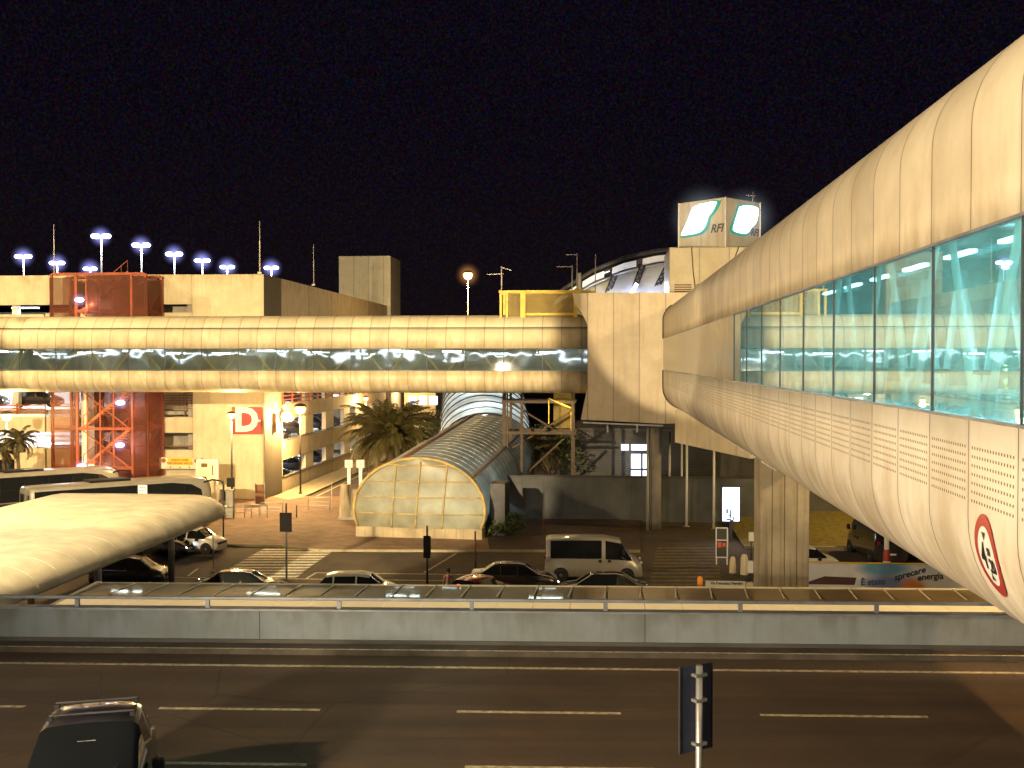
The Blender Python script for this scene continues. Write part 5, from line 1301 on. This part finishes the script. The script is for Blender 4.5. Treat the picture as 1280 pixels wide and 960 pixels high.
# ------------------------------------------------------------------ small street furniture
def signal(px, top, bot_head, d, base_z, label, w_=.55):
    p = at(px, d=d, z=base_z); t = thing('traffic_light', label, 'traffic light', p, group='traffic lights seen from behind')
    z1_, z0_ = zat(top, d), zat(bot_head, d)
    m = MB(); m.tube(p, (p.x, p.y, z1_+.5), .06, .05, 8); m.build('pole', M['darksteel'], t, True)
    m = MB(); m.box(p.x-w_/2, p.x+w_/2, p.y-.14, p.y-.065, z0_, z1_); m.build('back_board', M['signal'], t, True, bevel=.02)
    m = MB(); m.box(p.x-.15, p.x+.15, p.y+.07, p.y+.3, z0_+.1, z1_-.1); m.build('signal_head', M['plastic'], t, True, bevel=.03)
signal(357, 641, 665, 58, LOWZ, 'traffic light on a thin pole above the left zebra crossing', .66)
signal(533.5, 670, 698, 55, LOWZ, 'traffic light standing in front of the vaulted entrance', .36)
def post(px, top, d, label, r=.05, matr='pole', name='post', cat='post', group=None, base=LOWZ):
    p = at(px, d=d, z=base); t = thing(name, label, cat, p, group=group)
    m = MB(); m.tube(p, (p.x, p.y, zat(top, d)), r, r*.85, 10); m.build('shaft', M[matr], t, True)
    m = MB(); m.tube((p.x, p.y, base), (p.x, p.y, base+.06), r*2.4, n=12); m.build('foot', M['steel'], t, True); return t
post(278, 601, 68, 'tall thin dark post at the kerb next to the coach mirrors', .05, 'darksteel')
post(265, 665, 60, 'short thin post beside the white hatchback', .04)
post(414, 603, 84, 'thin post on the plaza left of the white sign posts', .04)
post(594, 665, 60, 'thin post at the right edge of the vaulted entrance', .06, 'brown')
post(680, 615, 72, 'thin post before the grey wall above the minibus', .04, 'brown')
GP = 'tall slender white poles under the junction box'
for px, top, bot, s_ in ((837.5, 540, 650, 'slender white pole nearest the round column'), (852.5, 545, 648, 'dimmer slender pole left of its brighter neighbour'), (859, 548, 659, 'brightest slender white pole standing nearest the crossing'),
                         (893, 560, 662, 'slender pole left of the lit advertising panel'), (905, 570, 640, 'slender white pole rising behind the lit advertising panel'), (935, 590, 645, 'faint slender pole right of the lit advertising panel')):
    d = 11.8*1350/(bot-450); post(px, top, d, s_, .09, 'white', 'slender_pole', 'pole', GP)
for px, s_ in ((280, 'stout grey brown post right of the coach front'), (287.5, 'second stout grey post beside the lamp pole')):
    p = at(px, d=80, z=LOWZ); t = thing('stone_post', s_, 'post', p); m = MB(); m.box(p.x-.24, p.x+.24, p.y-.2, p.y+.2, LOWZ, zat(614, 80)); m.build('shaft', M['concrete'], t, True, bevel=.04)
    m = MB(); m.box(p.x-.28, p.x+.28, p.y-.24, p.y+.24, zat(614, 80)+.003, zat(612, 80)); m.build('cap', M['kerb'], t, True)
t = thing('lamp_pole_box', 'small dark box fixed to the lamp pole by the letter D sign', 'box', at(288, 603, d=81.6))
p = at(288, 603, d=81.7); m = MB(); m.box(p.x-.28, p.x+.28, p.y-.2, p.y-.02, p.z-.35, p.z+.35); m.build('case', M['plastic'], t, True, bevel=.03)
t = thing('dark_board', 'dark upright notice board at the foot of the car park tower', 'board', at(326, d=88, z=LOWZ))
p = at(327, d=88, z=LOWZ); m = MB(); m.box(p.x-.35, p.x+.35, p.y-.6, p.y-.5, zat(629, 88), zat(605, 88)); m.build('panel', M['brown'], t, True)
m = MB(); m.box(p.x-.42, p.x-.36, p.y-.6, p.y-.5, LOWZ, zat(603, 88)); m.box(p.x+.36, p.x+.42, p.y-.6, p.y-.5, LOWZ, zat(603, 88)); m.build('leg', M['steel'], t, True)
# tubular barriers
bt = thing('tube_barrier', 'low tubular steel barrier nearest the coach front', 'barrier', at(276, d=79, z=LOWZ+.12), R(3), 'low tubular barriers on the plaza edge')
m = MB(); m.path([(-.85, 0, 0), (-.85, 0, .85), (-.8, 0, .95), (.8, 0, .95), (.85, 0, .85), (.85, 0, 0)], .035, 7); m.build('hoop', M['steel'], bt)
m = MB(); m.bar((-.85, 0, .35), (.85, 0, .35), .04); m.bar((-.85, 0, .62), (.85, 0, .62), .04); m.build('cross_rail', M['steel'], bt)
for px, d, s_ in ((299, 80, 'low tubular barrier right of the lamp pole'), (319, 80, 'low tubular barrier under the letter D sign'), (338, 81, 'low tubular barrier before the dark notice board'), (398, 84, 'low tubular barrier standing alone in the side street mouth')):
    put(bt, at(px, d=d, z=LOWZ+.12), R(3), s_)
post(370, 632, 80, 'short bollard on the plaza edge by the side street', .06, 'darksteel', 'bollard', 'bollard')
# two white sign posts and the clutter below
for px, s_ in ((436, 'white post with a square white sign, left one of the pair by the palm'), (450.5, 'white post with a square white sign, right one of the pair by the palm')):
    p = at(px, d=80, z=LOWZ); t = thing('sign_post', s_, 'sign', p)
    m = MB(); m.box(p.x-.13, p.x+.13, p.y-.1, p.y+.1, LOWZ, zat(585, 80)); m.build('post', M['white'], t, True, bevel=.02)
    m = MB(); m.box(p.x-.3, p.x+.3, p.y-.14, p.y+.06, zat(584.8, 80), zat(575, 80)); m.build('sign_panel', M['signwhite'], t, True, bevel=.02)
    m = MB(); m.bar((p.x-.1, p.y-.15, zat(577.5, 80)), (p.x+.08, p.y-.15, zat(582, 80)), .07, .012); m.build('mark', M['rust'], t, True)
for i, (px, top, s_) in enumerate(((431, 606, 'rough stone lump at the foot of the left white sign post'), (444, 612, 'rough stone lump between the white sign posts'), (455, 604, 'rough stone lump beside the vaulted entrance'))):
    d = 79.2; p = at(px, d=d, z=LOWZ); t = thing('stone_monument', s_, 'stone', p)
    m = MB(); h = zat(top, d)-LOWZ; rows = []
    for k in range(9):
        f = k/8; rows.append([(p.x+(.42-.12*f+.12*math.sin(5*f+i+j*2.1))*math.cos(j*PI/5), p.y+(.4-.1*f)*math.sin(j*PI/5), LOWZ+h*f) for j in range(10)])
    m.strip(rows, True, True); m.add(rows[-1], [tuple(range(10))]); m.build('block', M['pierc'], t, True)
    m = MB(); m.box(p.x-.45, p.x+.45, p.y-.45, p.y+.45, LOWZ, LOWZ+.3); m.build('plinth', M['concrete'], t, True)
# pale steps beyond
t = thing('stone_bench', 'pale slatted bench seat behind the vaulted entrance near the palm', 'bench', at(472, d=88, z=LOWZ))
m = MB(); p = at(472, 592, d=88)
for k in range(4): m.box(p.x-.9+k*.45, p.x-.6+k*.45, p.y, p.y+2.2, p.z-.1, p.z)
m.build('slat', M['cream'], t, True); m = MB(); m.box(p.x-.8, p.x-.6, p.y+.3, p.y+1.9, LOWZ, p.z-.1); m.box(p.x+.5, p.x+.7, p.y+.3, p.y+1.9, LOWZ, p.z-.1); m.build('leg', M['concrete'], t, True)
# lit advertising panel
p = at(914.5, d=70, z=LOWZ); t = thing('advertising_sign', 'tall glowing white advertising panel on the street', 'sign', p)
z0_, z1_ = zat(652, 70), zat(609.5, 70)
m = MB(); m.box(p.x-.62, p.x+.62, p.y, p.y+.25, z0_-.08, z1_+.08); m.build('case', M['darksteel'], t, True, bevel=.03)
m = MB(); m.box(p.x-.54, p.x+.54, p.y-.02, p.y-.004, z0_, z1_); m.build('lit_face', emis('panel_light', (.86, .88, 1), 3.2), t, True)
m = MB(); m.box(p.x-.1, p.x+.1, p.y+.05, p.y+.2, LOWZ, z0_-.08); m.build('leg', M['darksteel'], t, True)
m = MB()
for (a_, b_, w2, h2) in ((-.03, .25, .1, .5), (-.25, .55, .14, .3), (0, .75, .1, .12), (-.15, .12, .3, .1), (.16, .15, .08, .22), (-.02, .95, .08, .14), (-.12, .4, .2, .08), (.05, .05, .25, .1)):
    m.box(p.x+a_-w2/2, p.x+a_+w2/2, p.y-.03, p.y-.024, z0_+b_-.05, z0_+b_+h2-.05)
m.build('printed_figure', mat('print_blue', (.05, .09, .14), .6), t, True)
light('POINT', t, (p.x, p.y-.7, (z0_+z1_)/2), 90, COOL, .4)
# notice board in frame
p = at(903, d=62, z=LOWZ); t = thing('notice_board', 'framed dark notice board with red prints at the right zebra crossing', 'board', p)
z0_, z1_ = zat(697, 62), zat(661, 62)
m = MB()
for x0, x1, a_, b_ in ((-.34, .34, z0_-.05, z0_), (-.34, .34, z1_, z1_+.05), (-.34, -.29, z0_+.002, z1_-.002), (.29, .36, z0_+.002, z1_-.002), (-.28, .28, z0_+.95, z0_+1.0)): m.box(p.x+x0, p.x+x1, p.y-.05, p.y+.05, a_, b_)
m.build('frame', M['white'], t, True)
m = MB(); m.box(p.x-.28, p.x+.28, p.y, p.y+.03, z0_+.01, z1_-.01); m.build('board', M['darkc'], t, True)
m = MB(); m.box(p.x-.22, p.x-.02, p.y-.012, p.y-.003, z0_+.55, z0_+.85); m.box(p.x+.04, p.x+.22, p.y-.012, p.y-.003, z0_+.6, z0_+.8); m.build('print', mat('print_red_glow', (.5, .08, .04), .6, emit=(1, .15, .08), es=.15), t, True)  # red prints carry a slight glow put into their material
m = MB(); m.box(p.x-.32, p.x-.26, p.y-.04, p.y+.04, LOWZ, z0_-.06); m.box(p.x+.28, p.x+.35, p.y-.04, p.y+.04, LOWZ, z0_-.06); m.build('leg', M['white'], t, True)
for px, top, bot, d, wd, matr, s_ in ((917, 697, 722, 59, .35, 'cream_plain', 'pale rounded bollard left of the taller one near the pier'), (931.5, 694, 727, 58.5, .42, 'cream_plain', 'taller pale bollard close to the pier')):
    p = at(px, d=d, z=LOWZ); t = thing('stone_bollard', s_, 'bollard', p); m = MB(); h = zat(top, d)-LOWZ
    m.lathe([(wd*.55, 0), (wd*.5, h*.2), (wd*.46, h*.85), (wd*.3, h), (.01, h+.03)], 14, p); m.build('shaft', M[matr], t, True)
    m = MB(); m.lathe([(wd*.75, 0), (wd*.75, .1), (wd*.5, .14)], 14, p); m.build('foot', M['darkc'], t, True)
for px, top, bot, d, wd, s_ in ((940, 666, 677, 62, .28, 'small white box on a post left of the pier'), (939, 702, 717, 57, .3, 'small white cabinet low beside the pier')):
    p = at(px, d=d, z=LOWZ); t = thing('post_box', s_, 'box', p)
    m = MB(); m.box(p.x-wd/2, p.x+wd/2, p.y-.12, p.y+.12, zat(bot, d), zat(top, d)); m.build('case', M['signwhite'], t, True, bevel=.02)
    m = MB(); m.tube(p, (p.x, p.y, zat(bot, d)), .04); m.build('leg', M['darksteel'], t, True)
# white street name board + orange barrier lamp
p = at(908, d=52, z=LOWZ); t = thing('street_name_board', 'wide white name board just above the canopy edge', 'sign', p)
z0_, z1_ = zat(735.5, 52), zat(727.5, 52); hw = .95
m = MB(); m.box(p.x-hw, p.x+hw, p.y, p.y+.06, z0_-.12, z1_); m.build('panel', M['signwhite'], t, True, bevel=.01)
T = Matrix.Translation((p.x+.05, p.y-.012, (z0_+z1_)/2+.05)) @ Matrix.Rotation(PI/2, 4, 'X')
text('Via Francesco Nardini', .2, M['ink'], t, T, bold=.004, sx=.86)
m = MB()
for s_ in (-.8, .8): m.tube((p.x+s_, p.y+.1, LOWZ), (p.x+s_, p.y+.1, z1_-.02), .035)
m.build('leg', M['steel'], t, True)
p = at(876, d=52, z=LOWZ); t = thing('barrier_lamp', 'orange barrier lamp left of the white name board', 'lamp', p)
m = MB(); m.lathe([(.14, 0), (.12, .8), (.15, .95)], 12, p); m.build('post', M['orange'], t, True)
m = MB(); m.lathe([(.11, .955), (.13, 1.0), (.13, 1.25), (.08, 1.33), (.01, 1.36)], 12, p); m.build('lens', mat('amber_lens', (.6, .18, .02), .3, emit=(1, .35, .04), es=.25), t, True)
p = at(938, d=52, z=LOWZ); t = thing('litter_bin', 'small pale bin to the right of the white name board', 'bin', p)
m = MB(); m.box(p.x-.17, p.x+.17, p.y-.15, p.y+.15, zat(737, 52), zat(729, 52)); m.build('bin', M['cream_plain'], t, True, bevel=.03); m = MB(); m.tube(p, (p.x, p.y, zat(737, 52)), .05); m.build('post', M['steel'], t, True)
p = at(177, d=62.5, z=LOWZ); t = thing('bus_stop_notice', 'white notice on a post in front of the coach windows', 'sign', p)
m = MB(); m.box(p.x-.27, p.x+.27, p.y, p.y+.05, zat(624, 62), zat(608, 62)); m.build('panel', M['signwhite'], t, True)
m = MB()
for k in range(3): m.box(p.x-.2, p.x+.2-.08*k, p.y-.01, p.y-.003, zat(611+k*4, 62)-.03, zat(611+k*4, 62)+.02)
m.build('print_line', M['rust'], t, True)
m = MB(); m.tube((p.x, p.y+.09, LOWZ), (p.x, p.y+.09, zat(609, 62)), .035); m.build('post', M['steel'], t, True)
# advertising hoarding "E' stato sprecare energia"
hb = thing('advertising_hoarding', 'long colourful advertising hoarding with curved lettering right of the pier', 'sign', at(1110, d=52, z=LOWZ))
a = at(1001, d=52.4); b = at(1212, d=51.8); dx = (b-a).normalized(); wdt = (b-a).length; nrm = Vector((dx.y, -dx.x, 0)); z1_ = zat(706, 52); z0_ = z1_-1.55
m = MB(); m.prism([a+Vector((0, 0, z0_)), b+Vector((0, 0, z0_)), b-nrm*.08+Vector((0, 0, z0_)), a-nrm*.08+Vector((0, 0, z0_))], (0, 0, 1.55))
pm = bpy.data.materials.new('hoarding_print'); nt = nodes_of(pm); out = N(nt, 'ShaderNodeOutputMaterial'); pr = N(nt, 'ShaderNodeBsdfPrincipled'); L(nt, pr.outputs[0], out.inputs[0])
sp = N(nt, 'ShaderNodeSeparateXYZ'); L(nt, N(nt, 'ShaderNodeNewGeometry').outputs['Position'], sp.inputs[0])
uu = mth(nt, 'DIVIDE', mth(nt, 'SUBTRACT', sp.outputs[0], a.x), b.x-a.x); vv = mth(nt, 'DIVIDE', mth(nt, 'SUBTRACT', sp.outputs[2], z0_), 1.55)
def blob(cu, cv, ru_, rv_):
    q = mth(nt, 'ADD', mth(nt, 'POWER', mth(nt, 'DIVIDE', mth(nt, 'SUBTRACT', uu, cu), ru_), 2), mth(nt, 'POWER', mth(nt, 'DIVIDE', mth(nt, 'SUBTRACT', vv, cv), rv_), 2))
    return ramp(nt, q, 1.3, .3)
c = mixc(nt, ramp(nt, noise(nt, N(nt, 'ShaderNodeNewGeometry').outputs['Position'], .9, 3), .3, .7), (.62, .60, .58), (.48, .52, .50))
c = mixc(nt, blob(.5, .85, .16, .3), c, (.10, .26, .36)); c = mixc(nt, blob(.52, .35, .16, .35), c, (.16, .2, .34)); c = mixc(nt, blob(.68, .2, .09, .4), c, (.55, .18, .03))
c = mixc(nt, blob(.9, .5, .15, .5), c, (.6, .55, .45))
L(nt, c, pr.inputs['Base Color']); pr.inputs['Roughness'].default_value = .5
m.build('panel', pm, hb, True)
m = MB(); m.bar(a+nrm*.03+Vector((0, 0, z1_+.03)), b+nrm*.03+Vector((0, 0, z1_+.03)), .12, .05); m.build('top_trim', M['signyellow'], hb, True)
m = MB()
for f in (.02, .35, .65, .98): q = a.lerp(b, f)-nrm*.14; m.tube((q.x, q.y, LOWZ), (q.x, q.y, z1_), .05)
m.build('leg', M['steel'], hb, True)
def hp(u, v, o=.012): return a+dx*(u*wdt)+nrm*o+Vector((0, 0, z0_+v*1.55))
m = MB(); m.prism([hp(.01, .32), hp(.15, .58), (hp(.34, .55)), hp(.33, .32)], nrm*.01); m.build('dark_shape', mat('print_dark', (.06, .02, .02), .6), hb, True)
def arcmap(u0, v0, slope, curv):
    def f(p): return hp(u0+p.x/wdt, v0+p.y/1.55+slope*p.x/1.55+curv*p.x*p.x, .024)
    return f
text('È stato', .42, mat('print_blue_letters', (.05, .08, .2), .6), hb, None, mapf=arcmap(.44, .42, .05, 0), bold=.012)
text('sprecare', .42, M['ink'], hb, None, mapf=arcmap(.66, .70, .30, 0), bold=.012)
text('energia', .42, M['ink'], hb, None, mapf=arcmap(.78, .62, .10, -.06), bold=.012)
t = thing('marker_post', 'white post with a red and white foot in front of the lawn bank', 'post', at(1110, d=60, z=LOWZ))
p = at(1110, d=60, z=LOWZ); m = MB(); m.tube(p, (p.x, p.y, zat(640, 60)), .14, n=12); m.build('shaft', M['white'], t, True)
m = MB(); m.lathe([(.2, 0), (.19, 1.0), (.15, 1.25)], 14, p)
m.build('warning_sleeve', M['signred'], t, True)
m = MB(); m.lathe([(.205, .45), (.2, .6)], 14, p); m.build('white_band', M['signwhite'], t, True)

# foreground sign seen from behind
p = at(875.5, d=14, z=0); t = thing('road_sign_back', 'dark back of a tall road sign on a grey pole in the foreground', 'sign', p)
ang = YAW-R(0)
m = MB(); m.tube((p.x, p.y, 0), (p.x, p.y, zat(834, 14)), .046, n=16); m.build('pole', M['steel'], t, True)
T = Matrix.Translation((p.x, p.y, 0)) @ Matrix.Rotation(YAW+R(30), 4, 'Z')
zt_, zb_ = zat(834, 14), zat(944, 14)
m = MB(T); m.box(-.27, .25, .052, .07, zb_, zt_); m.build('panel', M['signblue'], t, True, bevel=.006)
m = MB(T); m.box(-.285, -.271, .04, .075, zb_, zt_); m.box(.251, .265, .04, .075, zb_, zt_); m.build('panel_edge', M['darksteel'], t, True)
m = MB(T)
for z in (zt_-.12, zt_-.45, zb_+.12): m.box(-.09, .09, -.055, .05, z-.02, z+.02)
m.build('clamp', M['steel'], t, True)

# ------------------------------------------------------------------ pedestrian
def person(px, d, face, label, top, legs, base=LOWZ, h=1.72):
    p = at(px, d=d, z=base); t = thing('person', label, 'person', p, face)
    J = dict(pel=(0, 0, .95), che=(0, .01, 1.3), nek=(0, .01, 1.47), hd0=(0, -.01, 1.54), hd1=(0, -.015, 1.66), lh=(.1, 0, .9), lk=(.11, -.03, .5), la=(.11, .02, .09), lt=(.12, -.14, .04),
             rh=(-.1, 0, .9), rk=(-.11, .02, .5), ra=(-.12, .06, .09), rt=(-.13, -.1, .04), ls=(.19, .01, 1.40), le=(.25, .03, 1.12), lw=(.27, -.06, .87), lm=(.27, -.09, .79), rs=(-.19, .01, 1.40), re=(-.25, .03, 1.12), rw=(-.26, -.08, .88), rm=(-.26, -.11, .80))
    E = [('pel', 'che'), ('che', 'nek'), ('nek', 'hd0'), ('hd0', 'hd1'), ('pel', 'lh'), ('lh', 'lk'), ('lk', 'la'), ('la', 'lt'), ('pel', 'rh'), ('rh', 'rk'), ('rk', 'ra'), ('ra', 'rt'), ('che', 'ls'), ('ls', 'le'), ('le', 'lw'), ('lw', 'lm'), ('che', 'rs'), ('rs', 're'), ('re', 'rw'), ('rw', 'rm')]
    rad = dict(pel=.15, che=.155, nek=.06, hd0=.085, hd1=.1, lh=.1, lk=.065, la=.045, lt=.04, rh=.1, rk=.065, ra=.045, rt=.04, ls=.07, le=.048, lw=.034, lm=.04, rs=.07, re=.048, rw=.034, rm=.04)
    for s_, w_ in ((1, 'l'), (-1, 'r')):
        bx, by, bz = J[w_+'m']
        for k in range(4):
            n_ = f'{w_}f{k}'; n2 = n_+'b'; J[n_] = (bx, by-.03+.02*k, bz-.05); J[n2] = (bx-s_*.012, by-.035+.02*k, bz-.085+.006*abs(k-1)); E += [(w_+'m', n_), (n_, n2)]; rad[n_] = .01; rad[n2] = .008
        J[w_+'th'] = (bx-s_*.02, by-.05, bz-.02); E.append((w_+'m', w_+'th')); rad[w_+'th'] = .011
    names = list(J); me = bpy.data.meshes.new('body'); me.from_pydata([J[k] for k in names], [(names.index(a_), names.index(b_)) for a_, b_ in E], [])
    o = bpy.data.objects.new('body', me); COL.objects.link(o)
    md = o.modifiers.new('s', 'SKIN'); o.modifiers.new('u', 'SUBSURF').levels = 1
    for i, k in enumerate(names): me.skin_vertices[0].data[i].radius = (rad[k], rad[k]*.82); 
    me.skin_vertices[0].data[0].use_root = True
    bpy.context.view_layer.update()
    nm = bpy.data.meshes.new_from_object(o.evaluated_get(bpy.context.evaluated_depsgraph_get()))
    o.modifiers.clear(); o.data = nm
    nm.materials.clear()
    for m_ in ('skin', top, legs, 'plastic'): nm.materials.append(M[m_])
    for f in nm.polygons:
        c = f.center; f.use_smooth = True
        f.material_index = 0 if c.z > 1.47 or (abs(c.x) > .2 and c.z < 1.15) else (1 if c.z > .96 else (2 if c.z > .1 else 3))
    o.parent = t; WORLD[o.name] = WORLD[t.name]
    m = MB(); m.lathe([(.01, .125), (.07, .11), (.108, .05), (.11, -.02), (.09, -.09)], 16, (0, .012, 1.665)); m.build('hair', M['hair'], t)
    m = MB()
    for s_ in (-1, 1): m.tube((s_*.035, -.118, 1.63), (s_*.035, -.09, 1.63), .012, n=8)
    m.prism([(-.015, -.1, 1.59), (.015, -.1, 1.59), (0, -.13, 1.59)], (0, .01, .05)); m.build('face_detail', M['skin'], t)
person(560, 51.9, R(200), 'pedestrian in a pink top standing behind the dark red car', 'pink', 'trousers')

# ------------------------------------------------------------------ planting
def palm(px, py, d, label, crown, nf, ground=LOWZ, trunk_r=.35, droop=1.0, seed=1, dens=34, leafl=.55, mt='palm', up=.9):
    rnd = random.Random(seed); c = at(px, py, d=d); t = thing('palm_tree', label, 'palm tree', (c.x, c.y, ground))
    m = MB(); n = 14; m.path([(c.x+.05*math.sin(i), c.y, ground+(c.z-ground)*i/n) for i in range(n+1)], [trunk_r*(1.15 if i < 2 else .9+.12*(i % 2)) for i in range(n)]+[trunk_r*1.2], 12); m.build('trunk', M['trunk'], t, True)
    gm = MB(); dm = MB()
    for k in range(nf):
        f = k/nf; az = k*2.39996+rnd.uniform(-.2, .2); el = R(up*88*(1-f)**.8 - 38*f**1.6)+rnd.uniform(-.08, .08); ln = crown*rnd.uniform(.85, 1.12)*(1 if f > .12 else .8)
        mm = dm if f > .9 else gm; pts = []; p = c.copy()+Vector((math.cos(az)*trunk_r*.6, math.sin(az)*trunk_r*.6, rnd.uniform(-.2, .2))); e = el; st_ = ln/12
        for i in range(13):
            pts.append(p.copy()); p = p+Vector((math.cos(az)*math.cos(e), math.sin(az)*math.cos(e), math.sin(e)))*st_; e -= droop*(.05+.013*i)*(1.2-.5*abs(math.sin(el)))
        mm.path(pts, [.05*(1-i/14) for i in range(13)], 4)
        sv = Vector((-math.sin(az), math.cos(az), 0))
        for i in range(dens):
            q = 1+11*i/dens; i0 = int(q); fr_ = q-i0; b0_ = pts[i0].lerp(pts[min(12, i0+1)], fr_); tg = (pts[min(12, i0+1)]-pts[i0]).normalized(); nu = sv.cross(tg)
            ll = leafl*math.sin(PI*min(1, (q+1.2)/14))**.6*rnd.uniform(.8, 1.15)
            for s_ in (-1, 1):
                dirv = (sv*s_*.75+tg*.6+nu*rnd.uniform(-.1, .35)+Vector((0, 0, -.3))).normalized()
                wv = tg*.028; mm.add([b0_-wv, b0_+wv, b0_+dirv*ll*.6+wv*.8+Vector((0, 0, -.0)), b0_+dirv*ll+Vector((0, 0, -ll*.15)), b0_+dirv*ll*.6-wv*.8], [(0, 1, 2, 3, 4)])
    gm.build('crown', M['palm'], t, True, fixn=False); dm.build('dead_fronds', M['palmdry'], t, True, fixn=False); return t
palm(488, 545, 84, 'big bushy date palm beside the vaulted entrance', 4.1, 110, trunk_r=.5, seed=3, dens=46, leafl=.62, droop=1.15)
palm(22, 551, 80, 'small ragged palm at the far left before the open parking decks', 1.7, 26, trunk_r=.13, seed=5, dens=26, leafl=.4, droop=1.6)
palm(4, 563, 81, 'even smaller palm cut by the left picture edge', 1.5, 22, trunk_r=.12, seed=8, dens=24, leafl=.4, droop=1.7)
palm(664, 566, 94, 'dim palm tangled behind the yellow stair tower', 3.0, 50, trunk_r=.3, seed=9, dens=30)
def bush(px, py, d, rx, ry, rz, label, n=1600, name='shrub', seed=1, leafs=.16, trunk=True):
    rnd = random.Random(seed); c = at(px, py, d=d); t = thing(name, label, 'shrub' if name == 'shrub' else 'tree', (c.x, c.y, LOWZ)); m = MB()
    cl = [(rnd.uniform(-.7, .7), rnd.uniform(-.7, .7), rnd.uniform(-.6, .8), rnd.uniform(.3, .55)) for _ in range(12)]
    for i in range(n):
        q = cl[i % 12]; v = Vector((rnd.gauss(0, 1), rnd.gauss(0, 1), rnd.gauss(0, 1))).normalized()*q[3]*rnd.uniform(.6, 1.05)
        p = c+Vector(((q[0]+v.x)*rx, (q[1]+v.y)*ry, (q[2]+v.z)*rz)); 
        if p.z < LOWZ: continue
        a_ = Vector((rnd.gauss(0, 1), rnd.gauss(0, 1), rnd.gauss(0, 1))).normalized()*leafs; b_ = a_.cross(Vector((rnd.gauss(0, 1), rnd.gauss(0, 1), rnd.gauss(0, 1)))).normalized()*leafs*.5
        m.add([p-a_, p+b_, p+a_, p-b_], [(0, 1, 2, 3)])
    m.build('foliage', M['leaf'], t, True, fixn=False)
    m = MB()
    for k in range(5): q = cl[k]; m.path([(c.x, c.y, LOWZ), (c.x+q[0]*rx*.3, c.y, (LOWZ+c.z)/2), (c.x+q[0]*rx, c.y+q[1]*ry, c.z+q[2]*rz*.5)], [.12, .08, .03], 6)
    m.build('stem', M['trunk'], t, True)
bush(500, 598, 87, 2.4, 1.5, 2.2, 'dark shrub mass under the big date palm', 2600, seed=2)
bush(626, 660, 72, 1.7, 1.2, .9, 'low dark shrub right of the vaulted entrance', 2200, seed=4, leafs=.12)
bush(690, 566, 97, 3.2, 1.5, 2.4, 'dim bushy tree behind the yellow stair tower', 2600, 'tree', seed=6)
bush(545, 535, 112, 2, 1.5, 2.2, 'dark bushy tree left of the white part of the vault', 1800, 'tree', seed=7)

# ------------------------------------------------------------------ unseen lamp masts: some inferred from shadows, the others added to light the place
def mast(x, y, z, base, label, aims, head='sodium'):
    t = thing('floodlight_mast', label, 'lamp', (x, y, base), group='tall floodlight masts')
    m = MB(); m.tube((x, y, base), (x, y, z+.6), .22, .12, 14); m.build('pole', M['steel'], t, True)
    m = MB(); m.bar((x-1, y, z+.6), (x+1, y, z+.6), .15); m.build('cross_arm', M['steel'], t, True)
    for s_ in (-.7, .7):
        m = MB(); m.box(x+s_-.3, x+s_+.3, y-.2, y+.2, z+.2, z+.5); m.build('lamp_head', M[head], t, True)
    for kind, e, col, tgt, sp_, size in aims: light(kind, t, (x, y, z), e, col, size, target=tgt, spot=sp_, blend=.08 if e > 200000 else (.7 if e == 54000 else .3))
mast(11.6, 19, 16.2, 0, 'floodlight mast to the right of the walkway tube', [('POINT', 14000, (1, .6, .25), None, None, .2)])
mast(-14, -4, 5.0, 0, 'added low floodlight mast left of the viewpoint aimed at the walkway tube', [('SPOT', 54000, (1, .8, .54), (4.2, 27, 9.2), R(84), .7), ('SPOT', 330000, (1, .76, .44), (6.4, 73.5, 10.8), R(10.8), .4)])  # added; height and cones chosen to brighten tube and junction
mast(-26, -6, 15, 0, 'floodlight mast behind the viewpoint aimed at the straight walkway', [('SPOT', 720000, (1, .76, .41), (-36, 80, 7.5), R(45), .4), ('SPOT', 60000, (1, .74, .42), (4.2, 26, 11), R(48), .5)])  # first cone cut to make shade at the walkway end, second brightens tube top
mast(46, 6, 30, 0, 'very tall floodlight mast far to the right aimed at the straight walkway', [('SPOT', 95000, (1, .72, .34), (-30, 80, 9), R(40), .8)])
mast(-62, 62, 26, LOWZ, 'floodlight mast far to the left of the red stair tower', [('SPOT', 80000, (1, .7, .32), (-38, 89, 6), R(70), .3)])
mast(-36, 40, 12, LOWZ, 'added floodlight mast beyond the far side of the bus canopy', [('SPOT', 13000, (1, .8, .52), (-24, 42, 0), R(110), .4), ('SPOT', 26000, (1, .64, .24), (-12, 64, -4.6), R(60), .4)])  # added to brighten the bus canopy and the street crossing
mast(26, 72, 7, LOWZ, 'added floodlight mast by the lit lawn', [('SPOT', 15000, (1, .68, .2), (19, 75, -4.5), R(115), .4)])  # put above the lawn to make it bright
mast(19, 30.5, 6, LOWZ, 'added lamp mast at the right end of the street canopy', [('SPOT', 8000, (1, .76, .36), (14.5, 31, 0), R(80), .3), ('SPOT', 9000, (1, .8, .55), (18, 52, -2), R(50), .3)])  # added to brighten the canopy's right end and the hoarding

# ------------------------------------------------------------------ render
scene.render.engine = 'CYCLES'
scene.view_settings.view_transform = 'Standard'; scene.view_settings.look = 'None'; scene.view_settings.exposure = 0; scene.view_settings.gamma = 1
cy = scene.cycles
cy.use_denoising = True; cy.max_bounces = 6; cy.diffuse_bounces = 2; cy.glossy_bounces = 3; cy.transmission_bounces = 4; cy.transparent_max_bounces = 12
cy.sample_clamp_indirect = 4; cy.sample_clamp_direct = 0; cy.use_light_tree = True; cy.caustics_reflective = False; cy.caustics_refractive = False
